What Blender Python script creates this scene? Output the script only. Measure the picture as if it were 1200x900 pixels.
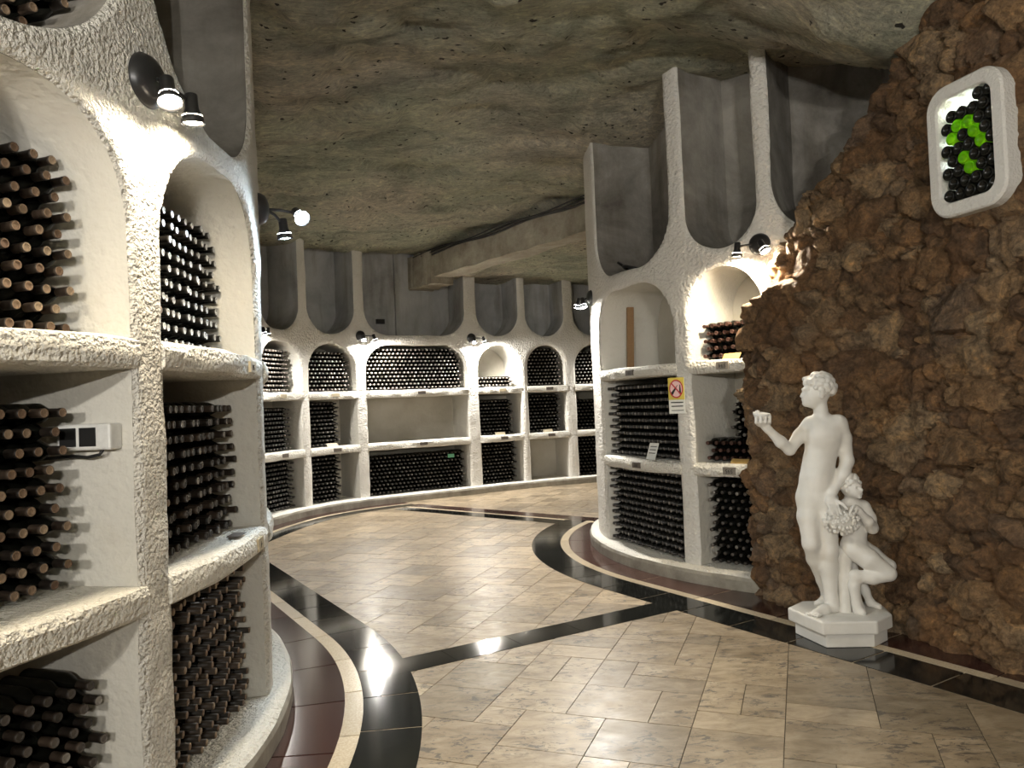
import bpy, bmesh, math, random
import numpy as np
from mathutils import Vector, Matrix
random.seed(7)
RNG = np.random.default_rng(11)
for o in list(bpy.data.objects): bpy.data.objects.remove(o)
SC = bpy.context.scene
COL = SC.collection

# ------------------------------------------------------------------ camera
EYE = 1.554
cam_data = bpy.data.cameras.new('camera'); cam = bpy.data.objects.new('camera', cam_data); COL.objects.link(cam)
cam_data.sensor_fit = 'HORIZONTAL'; cam_data.sensor_width = 36.0; cam_data.lens = 36.0 * 900 / 1200
cam_data.clip_start = 0.05; cam_data.clip_end = 80
_r, _p = math.radians(2.4), math.radians(1.34)
_f = Vector((0, math.cos(_p), math.sin(_p))); _x0 = Vector((1, 0, 0)); _u0 = _x0.cross(_f)
_rt = math.cos(_r) * _x0 - math.sin(_r) * _u0; _up = math.sin(_r) * _x0 + math.cos(_r) * _u0
cam.matrix_world = Matrix(((_rt.x, _up.x, -_f.x, 0), (_rt.y, _up.y, -_f.y, 0), (_rt.z, _up.z, -_f.z, EYE), (0, 0, 0, 1)))
SC.camera = cam

# ------------------------------------------------------------------ world, exposure
world = bpy.data.worlds.new('world'); SC.world = world; world.use_nodes = True
bgn = world.node_tree.nodes['Background']; bgn.inputs[0].default_value = (0.9, 0.85, 0.75, 1); bgn.inputs[1].default_value = 0.05
SC.view_settings.view_transform = 'Standard'; SC.view_settings.look = 'None'
SC.view_settings.gamma = 1.0; SC.view_settings.use_curve_mapping = False
SC.view_settings.exposure = 1.6
WARM = (1.0, 0.86, 0.64); NEUT = (1.0, 0.955, 0.875); COOL = (0.72, 0.87, 1.0)
FILL_W = 75.0  # watts of one head of the added, unseen fill lamps
LAMP_W = 34.0          # watts of one lamp head

# ------------------------------------------------------------------ materials
def new_mat(name):
    m = bpy.data.materials.new(name); m.use_nodes = True
    nt = m.node_tree; b = nt.nodes['Principled BSDF']
    return m, nt, b
def nd(nt, typ, **kw):
    n = nt.nodes.new(typ)
    for k, v in kw.items():
        if k.startswith('i_'):
            n.inputs[k[2:].replace('_', ' ')].default_value = v
        else: setattr(n, k, v)
    return n
def ramp(nt, fac, stops):
    n = nt.nodes.new('ShaderNodeValToRGB'); e = n.color_ramp.elements
    while len(e) < len(stops): e.new(0.5)
    for i, (p, c) in enumerate(stops):
        e[i].position = p; e[i].color = (*c, 1) if len(c) == 3 else c
    nt.links.new(fac, n.inputs[0]); return n.outputs[0]
def mixc(nt, fac, a, b, blend='MIX'):
    n = nt.nodes.new('ShaderNodeMix'); n.data_type = 'RGBA'; n.blend_type = blend
    for s, v in ((0, fac), (6, a), (7, b)):
        if hasattr(v, 'is_output'): nt.links.new(v, n.inputs[s])
        else: n.inputs[s].default_value = v if not isinstance(v, tuple) else (*v, 1)[:4]
    return n.outputs[2]
def noise(nt, co, scale, detail=4, rough=0.6, dist=0.0):
    n = nd(nt, 'ShaderNodeTexNoise'); n.inputs['Scale'].default_value = scale; n.inputs['Detail'].default_value = detail
    n.inputs['Roughness'].default_value = rough; n.inputs['Distortion'].default_value = dist
    nt.links.new(co, n.inputs['Vector']); return n.outputs[0]
def coords(nt, scale=None, kind='Object'):
    t = nd(nt, 'ShaderNodeTexCoord').outputs[kind]
    if scale is None: return t
    m = nd(nt, 'ShaderNodeMapping'); m.inputs['Scale'].default_value = scale; nt.links.new(t, m.inputs[0]); return m.outputs[0]
def bump(nt, b, h, strength, dist, prev=None):
    n = nd(nt, 'ShaderNodeBump'); n.inputs['Strength'].default_value = strength; n.inputs['Distance'].default_value = dist
    nt.links.new(h, n.inputs['Height'])
    if prev is not None: nt.links.new(prev, n.inputs['Normal'])
    nt.links.new(n.outputs[0], b.inputs['Normal']); return n.outputs[0]
def plain(name, col, rough=0.5, metal=0.0, spec=0.5):
    m, nt, b = new_mat(name)
    c = coords(nt); f = noise(nt, c, 40, 3)
    nt.links.new(mixc(nt, f, tuple(x * 0.82 for x in col), tuple(min(1, x * 1.15) for x in col)), b.inputs['Base Color'])
    b.inputs['Roughness'].default_value = rough; b.inputs['Metallic'].default_value = metal
    b.inputs['Specular IOR Level'].default_value = spec
    return m
def rnd_value(nt):
    a = nd(nt, 'ShaderNodeObjectInfo').outputs['Random']; g = nd(nt, 'ShaderNodeNewGeometry').outputs['Random Per Island']
    s = nd(nt, 'ShaderNodeMath', operation='ADD'); nt.links.new(a, s.inputs[0]); nt.links.new(g, s.inputs[1])
    f = nd(nt, 'ShaderNodeMath', operation='FRACT'); nt.links.new(s.outputs[0], f.inputs[0]); return f.outputs[0]

def mat_stucco(name, c0, c1, coarse, amp):
    m, nt, b = new_mat(name); c = coords(nt)
    big = noise(nt, c, 1.6, 5)
    col = mixc(nt, big, c0, c1)
    st = ramp(nt, noise(nt, c, 5.0, 6, 0.7), [(0.55, (0, 0, 0)), (0.75, (1, 1, 1))])
    col = mixc(nt, mixc(nt, 0.35, (0, 0, 0), st), col, (0.50, 0.46, 0.38))
    nt.links.new(col, b.inputs['Base Color']); b.inputs['Roughness'].default_value = 0.85
    b.inputs['Specular IOR Level'].default_value = 0.25
    h1r = ramp(nt, noise(nt, c, coarse, 2.5, 0.5, 0.0), [(0.30, (0, 0, 0)), (0.66, (1, 1, 1))])
    p = bump(nt, b, h1r, 0.9, amp)
    h2 = noise(nt, c, coarse * 3.3, 2); bump(nt, b, h2, 0.4, amp * 0.35, p)
    return m
M_STUCCO = mat_stucco('white_stucco', (0.66, 0.63, 0.57), (0.76, 0.74, 0.69), 62, 0.016)
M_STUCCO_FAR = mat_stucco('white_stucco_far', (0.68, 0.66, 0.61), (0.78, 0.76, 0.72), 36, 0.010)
M_SHELF = mat_stucco('whitewashed_shelf', (0.70, 0.67, 0.60), (0.80, 0.78, 0.72), 50, 0.014)
def mat_plaster(name='grey_plaster', cols=((0.13, 0.12, 0.105), (0.265, 0.25, 0.225), (0.42, 0.40, 0.36))):
    m, nt, b = new_mat(name); c = coords(nt)
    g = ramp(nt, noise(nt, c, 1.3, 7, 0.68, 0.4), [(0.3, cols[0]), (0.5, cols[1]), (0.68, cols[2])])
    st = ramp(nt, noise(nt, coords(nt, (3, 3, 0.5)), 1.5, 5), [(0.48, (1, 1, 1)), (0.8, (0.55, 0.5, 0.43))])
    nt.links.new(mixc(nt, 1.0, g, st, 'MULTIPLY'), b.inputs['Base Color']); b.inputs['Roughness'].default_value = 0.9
    bump(nt, b, noise(nt, c, 25, 6), 0.5, 0.01); return m
M_PLASTER = mat_plaster()
M_PLASTER_LIT = mat_plaster('grey_plaster_lit', ((0.33, 0.34, 0.35), (0.47, 0.48, 0.49), (0.58, 0.59, 0.59)))  # lighter, cooler copy of the grey plaster: lamp light put into the colour
def mat_nicheback():
    m, nt, b = new_mat('niche_plaster'); c = coords(nt)
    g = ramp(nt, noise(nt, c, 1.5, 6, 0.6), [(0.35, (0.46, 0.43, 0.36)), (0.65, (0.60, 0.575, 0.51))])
    nt.links.new(g, b.inputs['Base Color']); b.inputs['Roughness'].default_value = 0.9
    bump(nt, b, noise(nt, c, 30, 5), 0.4, 0.008); return m
M_NICHE = mat_nicheback()
def mat_concrete():
    m, nt, b = new_mat('beam_concrete'); c = coords(nt)
    g = ramp(nt, noise(nt, c, 3, 8, 0.7), [(0.3, (0.20, 0.175, 0.14)), (0.5, (0.34, 0.31, 0.25)), (0.7, (0.46, 0.43, 0.36))])
    nt.links.new(g, b.inputs['Base Color']); b.inputs['Roughness'].default_value = 0.9
    bump(nt, b, noise(nt, c, 18, 6), 0.6, 0.02); return m
M_CONC = mat_concrete()
def mat_plinth():
    m, nt, b = new_mat('plinth_stone'); c = coords(nt)
    g = ramp(nt, noise(nt, c, 5, 7, 0.7), [(0.3, (0.20, 0.185, 0.15)), (0.7, (0.42, 0.39, 0.33))])
    nt.links.new(g, b.inputs['Base Color']); b.inputs['Roughness'].default_value = 0.6
    bump(nt, b, noise(nt, c, 35, 5), 0.3, 0.006); return m
M_PLINTH = mat_plinth()
def mat_ceiling():
    m, nt, b = new_mat('cave_limestone'); c = coords(nt)
    tan = ramp(nt, noise(nt, coords(nt, (1, 1.6, 1)), 1.1, 9, 0.68, 0.6), [(0.30, (0.24, 0.232, 0.20)), (0.44, (0.43, 0.405, 0.34)), (0.57, (0.61, 0.565, 0.47)), (0.72, (0.42, 0.36, 0.305))])
    gr = ramp(nt, noise(nt, c, 0.55, 4), [(0.42, (0.90, 1.0, 0.94)), (0.62, (1, 1, 1))])
    fine = ramp(nt, noise(nt, coords(nt, (1.5, 3.2, 1)), 9, 10, 0.75, 0.9), [(0.32, (0.55, 0.54, 0.52)), (0.5, (1.05, 1.04, 1.0)), (0.66, (1.6, 1.55, 1.42))])
    col = mixc(nt, 1.0, mixc(nt, 1.0, tan, gr, 'MULTIPLY'), fine, 'MULTIPLY')
    v = nd(nt, 'ShaderNodeTexVoronoi'); v.inputs['Scale'].default_value = 9.5; v.inputs['Randomness'].default_value = 1.0
    dn = nd(nt, 'ShaderNodeTexNoise'); dn.inputs['Scale'].default_value = 14; dn.inputs['Detail'].default_value = 4; nt.links.new(c, dn.inputs['Vector'])
    am = nd(nt, 'ShaderNodeMix', data_type='VECTOR'); am.inputs[0].default_value = 0.11; nt.links.new(coords(nt, (1, 1.3, 1)), am.inputs[4]); nt.links.new(dn.outputs['Color'], am.inputs[5]); nt.links.new(am.outputs[1], v.inputs['Vector'])
    sp = ramp(nt, v.outputs['Distance'], [(0.15, (1, 1, 1)), (0.19, (0, 0, 0))])
    msk = ramp(nt, noise(nt, c, 2.6, 5, 0.7), [(0.47, (0, 0, 0)), (0.52, (1, 1, 1))])
    col = mixc(nt, mixc(nt, 1.0, sp, msk, 'MULTIPLY'), col, (0.03, 0.028, 0.02))
    nt.links.new(col, b.inputs['Base Color']); b.inputs['Roughness'].default_value = 0.9
    p = bump(nt, b, noise(nt, coords(nt, (1, 2.2, 1)), 4, 9, 0.72, 1.0), 1.0, 0.16)
    p = bump(nt, b, noise(nt, coords(nt, (2.4, 1, 1)), 14, 6, 0.7, 0.5), 0.8, 0.03, p)
    inv = nd(nt, 'ShaderNodeInvert'); nt.links.new(sp, inv.inputs[1]); bump(nt, b, inv.outputs[0], 0.5, 0.02, p)
    return m
M_CEIL = mat_ceiling()
def mat_rock():
    m, nt, b = new_mat('rubble_stone'); c = coords(nt)
    r = rnd_value(nt)
    base = ramp(nt, r, [(0.0, (0.165, 0.103, 0.062)), (0.3, (0.26, 0.158, 0.084)), (0.55, (0.31, 0.20, 0.108)), (0.8, (0.38, 0.275, 0.17)), (1.0, (0.22, 0.15, 0.10))])
    n1 = ramp(nt, noise(nt, c, 7, 8, 0.72, 0.6), [(0.30, (0.30, 0.26, 0.23)), (0.48, (0.9, 0.9, 0.9)), (0.60, (1.2, 1.12, 1.0)), (0.72, (2.0, 1.75, 1.35))])
    col = mixc(nt, 1.0, base, n1, 'MULTIPLY')
    gr = ramp(nt, noise(nt, c, 26, 9, 0.78, 0.8), [(0.34, (0.42, 0.40, 0.38)), (0.5, (1, 1, 1)), (0.64, (1.7, 1.6, 1.45))])
    col = mixc(nt, 1.0, col, gr, 'MULTIPLY')
    rust = ramp(nt, noise(nt, c, 2.2, 5), [(0.48, (0, 0, 0)), (0.68, (1, 1, 1))])
    col = mixc(nt, mixc(nt, 0.32, (0, 0, 0), rust), col, (0.33, 0.15, 0.05))
    nt.links.new(col, b.inputs['Base Color']); b.inputs['Roughness'].default_value = 0.75
    b.inputs['Specular IOR Level'].default_value = 0.35
    vo = nd(nt, 'ShaderNodeTexVoronoi'); vo.feature = 'F1'; vo.inputs['Scale'].default_value = 17
    dn = nd(nt, 'ShaderNodeTexNoise'); dn.inputs['Scale'].default_value = 9; nt.links.new(c, dn.inputs['Vector'])
    am = nd(nt, 'ShaderNodeMix', data_type='VECTOR'); am.inputs[0].default_value = 0.16; nt.links.new(c, am.inputs[4]); nt.links.new(dn.outputs['Color'], am.inputs[5]); nt.links.new(am.outputs[1], vo.inputs['Vector'])
    p = bump(nt, b, vo.outputs['Distance'], 0.8, 0.035)
    p = bump(nt, b, noise(nt, c, 16, 9, 0.75, 1.2), 1.0, 0.06, p); bump(nt, b, noise(nt, c, 70, 6, 0.75, 0.5), 0.8, 0.014, p)
    return m
M_ROCK = mat_rock()
def mat_trav():
    m, nt, b = new_mat('travertine'); c = coords(nt, (1, 1, 1))
    r = rnd_value(nt)
    cm = nd(nt, 'ShaderNodeCombineXYZ'); mu = nd(nt, 'ShaderNodeMath', operation='MULTIPLY'); mu.inputs[1].default_value = 37.0
    nt.links.new(r, mu.inputs[0]); nt.links.new(mu.outputs[0], cm.inputs[2])
    va = nd(nt, 'ShaderNodeVectorMath', operation='ADD'); nt.links.new(c, va.inputs[0]); nt.links.new(cm.outputs[0], va.inputs[1])
    cc = va.outputs[0]
    st = nd(nt, 'ShaderNodeMapping'); st.inputs['Rotation'].default_value = (0, 0, 0.36); st.inputs['Scale'].default_value = (1.3, 2.6, 1); nt.links.new(cc, st.inputs[0])
    v = ramp(nt, noise(nt, st.outputs[0], 4.2, 9, 0.70, 0.6), [(0.25, (0.185, 0.14, 0.092)), (0.42, (0.29, 0.23, 0.158)), (0.55, (0.385, 0.315, 0.226)), (0.75, (0.50, 0.43, 0.33))])
    tone = ramp(nt, r, [(0, (0.62, 0.60, 0.56)), (0.3, (0.84, 0.80, 0.74)), (0.6, (1, 0.97, 0.93)), (1, (1.14, 1.10, 1.02))])
    col = mixc(nt, 1.0, v, tone, 'MULTIPLY')
    pit = ramp(nt, noise(nt, st.outputs[0], 10, 8, 0.75, 0.8), [(0.535, (0, 0, 0)), (0.575, (1, 1, 1))])
    pm = ramp(nt, noise(nt, cc, 2.4, 3), [(0.40, (0, 0, 0)), (0.54, (1, 1, 1))])
    pf = mixc(nt, 1.0, pit, pm, 'MULTIPLY')
    col = mixc(nt, mixc(nt, 0.82, (0, 0, 0), pf), col, (0.06, 0.053, 0.047))
    nt.links.new(col, b.inputs['Base Color'])
    rr = ramp(nt, noise(nt, cc, 8, 4), [(0.3, (0.30, 0.30, 0.30)), (0.7, (0.46, 0.46, 0.46))]); nt.links.new(rr, b.inputs['Roughness'])
    bump(nt, b, pf, -0.25, 0.004); return m
M_TRAV = mat_trav()
def mat_granite(name, c0, c1, spk, rough):
    m, nt, b = new_mat(name); c = coords(nt); r = rnd_value(nt)
    f = noise(nt, c, 90, 5, 0.7)
    col = ramp(nt, f, [(0.4, c0), (0.62, c1), (0.74, spk)])
    tone = ramp(nt, r, [(0, (0.7, 0.7, 0.7)), (1, (1.25, 1.25, 1.25))])
    nt.links.new(mixc(nt, 1.0, col, tone, 'MULTIPLY'), b.inputs['Base Color']); b.inputs['Roughness'].default_value = rough
    return m
M_BLACK = mat_granite('black_granite', (0.006, 0.0065, 0.006), (0.02, 0.021, 0.019), (0.06, 0.06, 0.055), 0.09)
M_RED = mat_granite('red_granite', (0.034, 0.015, 0.012), (0.078, 0.036, 0.029), (0.16, 0.09, 0.072), 0.15)
M_BEIGE = mat_granite('beige_marble', (0.48, 0.39, 0.27), (0.60, 0.51, 0.37), (0.66, 0.58, 0.45), 0.25)
M_GROUT = plain('grout', (0.10, 0.082, 0.060), 0.9)
def mat_glass():
    m, nt, b = new_mat('dark_bottle_glass'); c = coords(nt)
    col = ramp(nt, noise(nt, c, 9, 4), [(0.35, (0.003, 0.0035, 0.0025)), (0.7, (0.012, 0.0115, 0.009))])
    nt.links.new(col, b.inputs['Base Color']); b.inputs['Roughness'].default_value = 0.24; b.inputs['Specular IOR Level'].default_value = 0.35
    return m
M_GLASS = mat_glass()
def mat_tip(name, stops, rough=0.5, metal=0.0):
    m, nt, b = new_mat(name); r = rnd_value(nt)
    col = ramp(nt, r, stops); n = noise(nt, coords(nt), 120, 3)
    nt.links.new(mixc(nt, n, mixc(nt, 0.55, col, (0, 0, 0)), col), b.inputs['Base Color'])
    b.inputs['Roughness'].default_value = rough; b.inputs['Metallic'].default_value = metal; return m
M_CORK = mat_tip('cork_end', [(0, (0.15, 0.088, 0.052)), (0.5, (0.26, 0.17, 0.105)), (1, (0.40, 0.30, 0.20))], 0.7)
M_NECK = mat_tip('dusty_neck', [(0, (0.016, 0.012, 0.009)), (0.6, (0.042, 0.029, 0.020)), (1, (0.085, 0.058, 0.040))], 0.5)
M_FOILB = mat_tip('brown_foil', [(0, (0.06, 0.028, 0.020)), (1, (0.14, 0.070, 0.052))], 0.38)
M_FOILK = mat_tip('black_foil', [(0, (0.010, 0.010, 0.009)), (1, (0.030, 0.026, 0.022))], 0.42)
M_SILV = mat_tip('silver_cap', [(0, (0.45, 0.46, 0.48)), (1, (0.80, 0.82, 0.85))], 0.35, 0.0)
M_TIPFAR = mat_tip('pale_tip', [(0, (0.16, 0.13, 0.11)), (0.6, (0.38, 0.34, 0.30)), (1, (0.70, 0.66, 0.60))], 0.45)
M_TIPDIM = mat_tip('dull_tip', [(0, (0.05, 0.042, 0.036)), (0.75, (0.13, 0.112, 0.098)), (1, (0.40, 0.37, 0.33))], 0.5)
def mat_green():
    m, nt, b = new_mat('green_backlit_glass')
    tr = nd(nt, 'ShaderNodeBsdfTranslucent'); tr.inputs[0].default_value = (0.42, 0.85, 0.04, 1)
    c = coords(nt); f = noise(nt, c, 18, 3)
    nt.links.new(ramp(nt, f, [(0.3, (0.30, 0.75, 0.01)), (0.7, (0.75, 1.0, 0.10))]), tr.inputs[0])
    b.inputs['Base Color'].default_value = (0.02, 0.08, 0.01, 1); b.inputs['Roughness'].default_value = 0.15
    mx = nd(nt, 'ShaderNodeMixShader'); mx.inputs[0].default_value = 0.3
    nt.links.new(tr.outputs[0], mx.inputs[1]); nt.links.new(b.outputs[0], mx.inputs[2])
    nt.links.new(mx.outputs[0], nt.nodes['Material Output'].inputs[0]); return m
M_GREEN = mat_green()
M_STATUE = None
def mat_statue():
    m, nt, b = new_mat('white_painted_plaster'); c = coords(nt)
    col = ramp(nt, noise(nt, c, 6, 4), [(0.35, (0.70, 0.685, 0.645)), (0.65, (0.77, 0.755, 0.72))])
    nt.links.new(col, b.inputs['Base Color']); b.inputs['Roughness'].default_value = 0.5
    bump(nt, b, noise(nt, c, 70, 4), 0.15, 0.003); return m
M_STATUE = mat_statue()
M_METAL = plain('lamp_black_metal', (0.045, 0.045, 0.047), 0.35, 0.6)
M_CABLE = plain('black_cable', (0.012, 0.012, 0.012), 0.5)
M_WOOD = plain('plank_wood', (0.30, 0.17, 0.075), 0.6)
M_PLATE_DK = plain('dark_plate', (0.12, 0.10, 0.085), 0.45)
M_PLATE_GR = plain('grey_plate', (0.24, 0.215, 0.18), 0.5)
M_PLATE_LT = plain('cream_plate', (0.42, 0.36, 0.25), 0.5)
M_INK = plain('black_ink', (0.012, 0.011, 0.010), 0.6)
M_WHITEP = plain('white_plastic', (0.72, 0.72, 0.70), 0.4)
M_PAPER = plain('white_card', (0.72, 0.73, 0.70), 0.6)
M_YELLOW = plain('sign_yellow', (0.62, 0.50, 0.09), 0.5)
M_PINK = plain('sign_pink', (0.74, 0.50, 0.50), 0.5)
M_REDINK = plain('sign_red', (0.45, 0.025, 0.035), 0.5)
M_OAK = plain('oak_card', (0.55, 0.36, 0.12), 0.5)
M_TEAL = plain('teal_label', (0.03, 0.36, 0.34), 0.4)
M_LEAFG = plain('green_label', (0.16, 0.45, 0.28), 0.4)
def mat_emit(name, col, s):
    m, nt, b = new_mat(name); b.inputs['Base Color'].default_value = (*col, 1)
    b.inputs['Emission Color'].default_value = (*col, 1); b.inputs['Emission Strength'].default_value = s; return m

# ------------------------------------------------------------------ helpers
def link(o, parent=None):
    COL.objects.link(o)
    if parent is not None: o.parent = parent
    return o
def mesh_data(name, verts, faces, mats, midx=None, smooth=False):
    me = bpy.data.meshes.new(name); me.from_pydata([tuple(v) for v in verts], [], [tuple(f) for f in faces])
    for m in (mats if isinstance(mats, (list, tuple)) else [mats]): me.materials.append(m)
    if midx is not None: me.polygons.foreach_set('material_index', np.asarray(midx, dtype=np.int32))
    if smooth: me.polygons.foreach_set('use_smooth', np.ones(len(me.polygons), dtype=bool))
    me.update(); return me
def obj(name, verts, faces, mats, parent=None, midx=None, smooth=False):
    return link(bpy.data.objects.new(name, mesh_data(name, verts, faces, mats, midx, smooth)), parent)
def tag(o, label=None, cat=None, group=None, kind=None):
    for k, v in (('label', label), ('category', cat), ('group', group), ('kind', kind)):
        if v: o[k] = v
    return o
def empty(name, loc=(0, 0, 0), rz=0.0, parent=None):
    o = bpy.data.objects.new(name, None); o.empty_display_size = 0.1; o.location = loc; o.rotation_euler = (0, 0, rz)
    return link(o, parent)
class MB:
    def __init__(s): s.v = []; s.f = []; s.m = []
    def add(s, V, F, m=0):
        n = len(s.v); s.v += [tuple(map(float, p)) for p in V]; s.f += [tuple(i + n for i in f) for f in F]; s.m += [m] * len(F); return s
    def box(s, lo, hi, m=0, M=None):
        x0, y0, z0 = lo; x1, y1, z1 = hi
        V = [(x0, y0, z0), (x1, y0, z0), (x1, y1, z0), (x0, y1, z0), (x0, y0, z1), (x1, y0, z1), (x1, y1, z1), (x0, y1, z1)]
        if M is not None: V = [tuple(M @ Vector(p)) for p in V]
        return s.add(V, [(3, 2, 1, 0), (4, 5, 6, 7), (0, 1, 5, 4), (1, 2, 6, 5), (2, 3, 7, 6), (3, 0, 4, 7)], m)
    def lathe(s, prof, n=16, M=None, m=0, close=True):
        # prof: list of (radius, height) along +Z
        V = []; F = []
        for r, z in prof:
            for k in range(n):
                a = 2 * math.pi * k / n; V.append((r * math.cos(a), r * math.sin(a), z))
        for i in range(len(prof) - 1):
            for k in range(n):
                k2 = (k + 1) % n; F.append((i * n + k, i * n + k2, (i + 1) * n + k2, (i + 1) * n + k))
        if close:
            if prof[0][0] > 1e-6: F.append(tuple(reversed(range(n))))
            if prof[-1][0] > 1e-6: F.append(tuple((len(prof) - 1) * n + k for k in range(n)))
        if M is not None: V = [tuple(M @ Vector(p)) for p in V]
        return s.add(V, F, m)
    def tube(s, pts, r, n=8, m=0):
        P = [Vector(p) for p in pts]; V = []; F = []
        for i, p in enumerate(P):
            t = (P[min(i + 1, len(P) - 1)] - P[max(i - 1, 0)]).normalized()
            a = Vector((0, 0, 1)) if abs(t.z) < 0.9 else Vector((1, 0, 0))
            u = t.cross(a).normalized(); w = t.cross(u)
            for k in range(n):
                th = 2 * math.pi * k / n; V.append(tuple(p + u * (r * math.cos(th)) + w * (r * math.sin(th))))
        for i in range(len(P) - 1):
            for k in range(n):
                k2 = (k + 1) % n; F.append((i * n + k, (i + 1) * n + k, (i + 1) * n + k2, i * n + k2))
        F.append(tuple(range(n))); F.append(tuple(reversed([(len(P) - 1) * n + k for k in range(n)])))
        return s.add(V, F, m)
    def build(s, name, mats, parent=None, smooth=False):
        return obj(name, s.v, s.f, mats, parent, s.m, smooth)
def bevel(o, w=0.004, seg=2):
    md = o.modifiers.new('bevel', 'BEVEL'); md.width = w; md.segments = seg; md.limit_method = 'ANGLE'; return o
def axis_mat(origin, zdir, xhint=(0, 0, 1)):
    z = Vector(zdir).normalized(); x = Vector(xhint); x = (x - z * x.dot(z))
    if x.length < 1e-4: x = Vector((1, 0, 0)) - z * z.x
    x.normalize(); y = z.cross(x)
    return Matrix(((x.x, y.x, z.x, origin[0]), (x.y, y.y, z.y, origin[1]), (x.z, y.z, z.z, origin[2]), (0, 0, 0, 1)))
def _hash(ix, iy, seed):
    h = (ix * 374761393 + iy * 668265263 + seed * 974711) & 0xffffffff
    h = ((h ^ (h >> 13)) * 1274126177) & 0xffffffff
    return ((h ^ (h >> 16)) & 0xffff) / 65535.0
def vnoise(x, y, seed=0):
    x = np.asarray(x, float); y = np.asarray(y, float)
    ix = np.floor(x).astype(np.int64); iy = np.floor(y).astype(np.int64); fx = x - ix; fy = y - iy
    fx = fx * fx * (3 - 2 * fx); fy = fy * fy * (3 - 2 * fy)
    a = _hash(ix, iy, seed); b = _hash(ix + 1, iy, seed); c = _hash(ix, iy + 1, seed); d = _hash(ix + 1, iy + 1, seed)
    return (a * (1 - fx) + b * fx) * (1 - fy) + (c * (1 - fx) + d * fx) * fy
def fbm(x, y, seed=0, octv=5, gain=0.5):
    t = 0; a = 1; n = 0
    for i in range(octv):
        t = t + a * vnoise(np.asarray(x) * 2 ** i, np.asarray(y) * 2 ** i, seed + i); n += a; a *= gain
    return t / n
def text_mesh(body, size):
    cu = bpy.data.curves.new('t', 'FONT'); cu.body = body; cu.size = size; cu.align_x = 'CENTER'; cu.align_y = 'CENTER'; cu.extrude = 0.0006
    o = bpy.data.objects.new('t', cu); COL.objects.link(o)
    dg = bpy.context.evaluated_depsgraph_get(); me = bpy.data.meshes.new_from_object(o.evaluated_get(dg))
    bpy.data.objects.remove(o); me.materials.clear(); return me

# ------------------------------------------------------------------ plan of the cellar
class Arc:
    "rack face on a circle; s runs along the face, off is distance out into the aisle"
    def __init__(self, c, R, th0=0.0): self.c = c; self.R = R
    def frame(self, s):
        th = s / self.R; n = (math.cos(th), math.sin(th)); t = (-n[1], n[0])
        return (self.c[0] + self.R * n[0], self.c[1] + self.R * n[1]), t, n
    def P(self, s, off=0.0, z=0.0):
        th = s / self.R; r = self.R + off
        return (self.c[0] + r * math.cos(th), self.c[1] + r * math.sin(th), z)
class Poly:
    def __init__(self, pts):
        P = []; pts = [np.array(p, float) for p in pts]
        for i in range(len(pts) - 1):
            p0 = pts[max(i - 1, 0)]; p1 = pts[i]; p2 = pts[i + 1]; p3 = pts[min(i + 2, len(pts) - 1)]
            for k in range(12):
                u = k / 12
                P.append(0.5 * ((2 * p1) + (-p0 + p2) * u + (2 * p0 - 5 * p1 + 4 * p2 - p3) * u * u + (-p0 + 3 * p1 - 3 * p2 + p3) * u ** 3))
        P.append(pts[-1]); self.pts = np.array(P)
        d = np.hypot(*np.diff(self.pts, axis=0).T); self.s = np.concatenate([[0], np.cumsum(d)]); self.L = self.s[-1]
    def xy(self, s): return np.array([np.interp(s, self.s, self.pts[:, 0]), np.interp(s, self.s, self.pts[:, 1])])
    def frame(self, s):
        h = 0.12; a = self.xy(max(s - h, 0)); b = self.xy(min(s + h, self.L)); t = (b - a) / np.hypot(*(b - a))
        return tuple(self.xy(s)), (t[0], t[1]), (t[1], -t[0])      # normal to the right of travel
    def P(self, s, off=0.0, z=0.0):
        p, t, n = self.frame(s); return (p[0] + n[0] * off, p[1] + n[1] * off, z)
CL, RL = (-4.73, 3.3), 3.5
CR, RR = (3.74, 8.2), 2.86
PATH_L = Arc(CL, RL)
PATH_R = Arc(CR, RR)
PATH_B = Poly([(-3.75, 7.6), (-3.62, 9.2), (-3.42, 10.5), (-3.08, 11.45), (-2.45, 12.2), (-1.6, 12.75), (-0.7, 13.3), (0.2, 13.83), (1.15, 14.25), (2.3, 14.6), (3.8, 14.9)])
DEG = math.pi / 180
Z_PL, Z_S2, Z_S1, Z_ARCH, Z_U, Z_CEIL = 0.13, 0.98, 1.83, 2.58, 2.73, 4.35
DEPTH = 0.62

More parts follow.
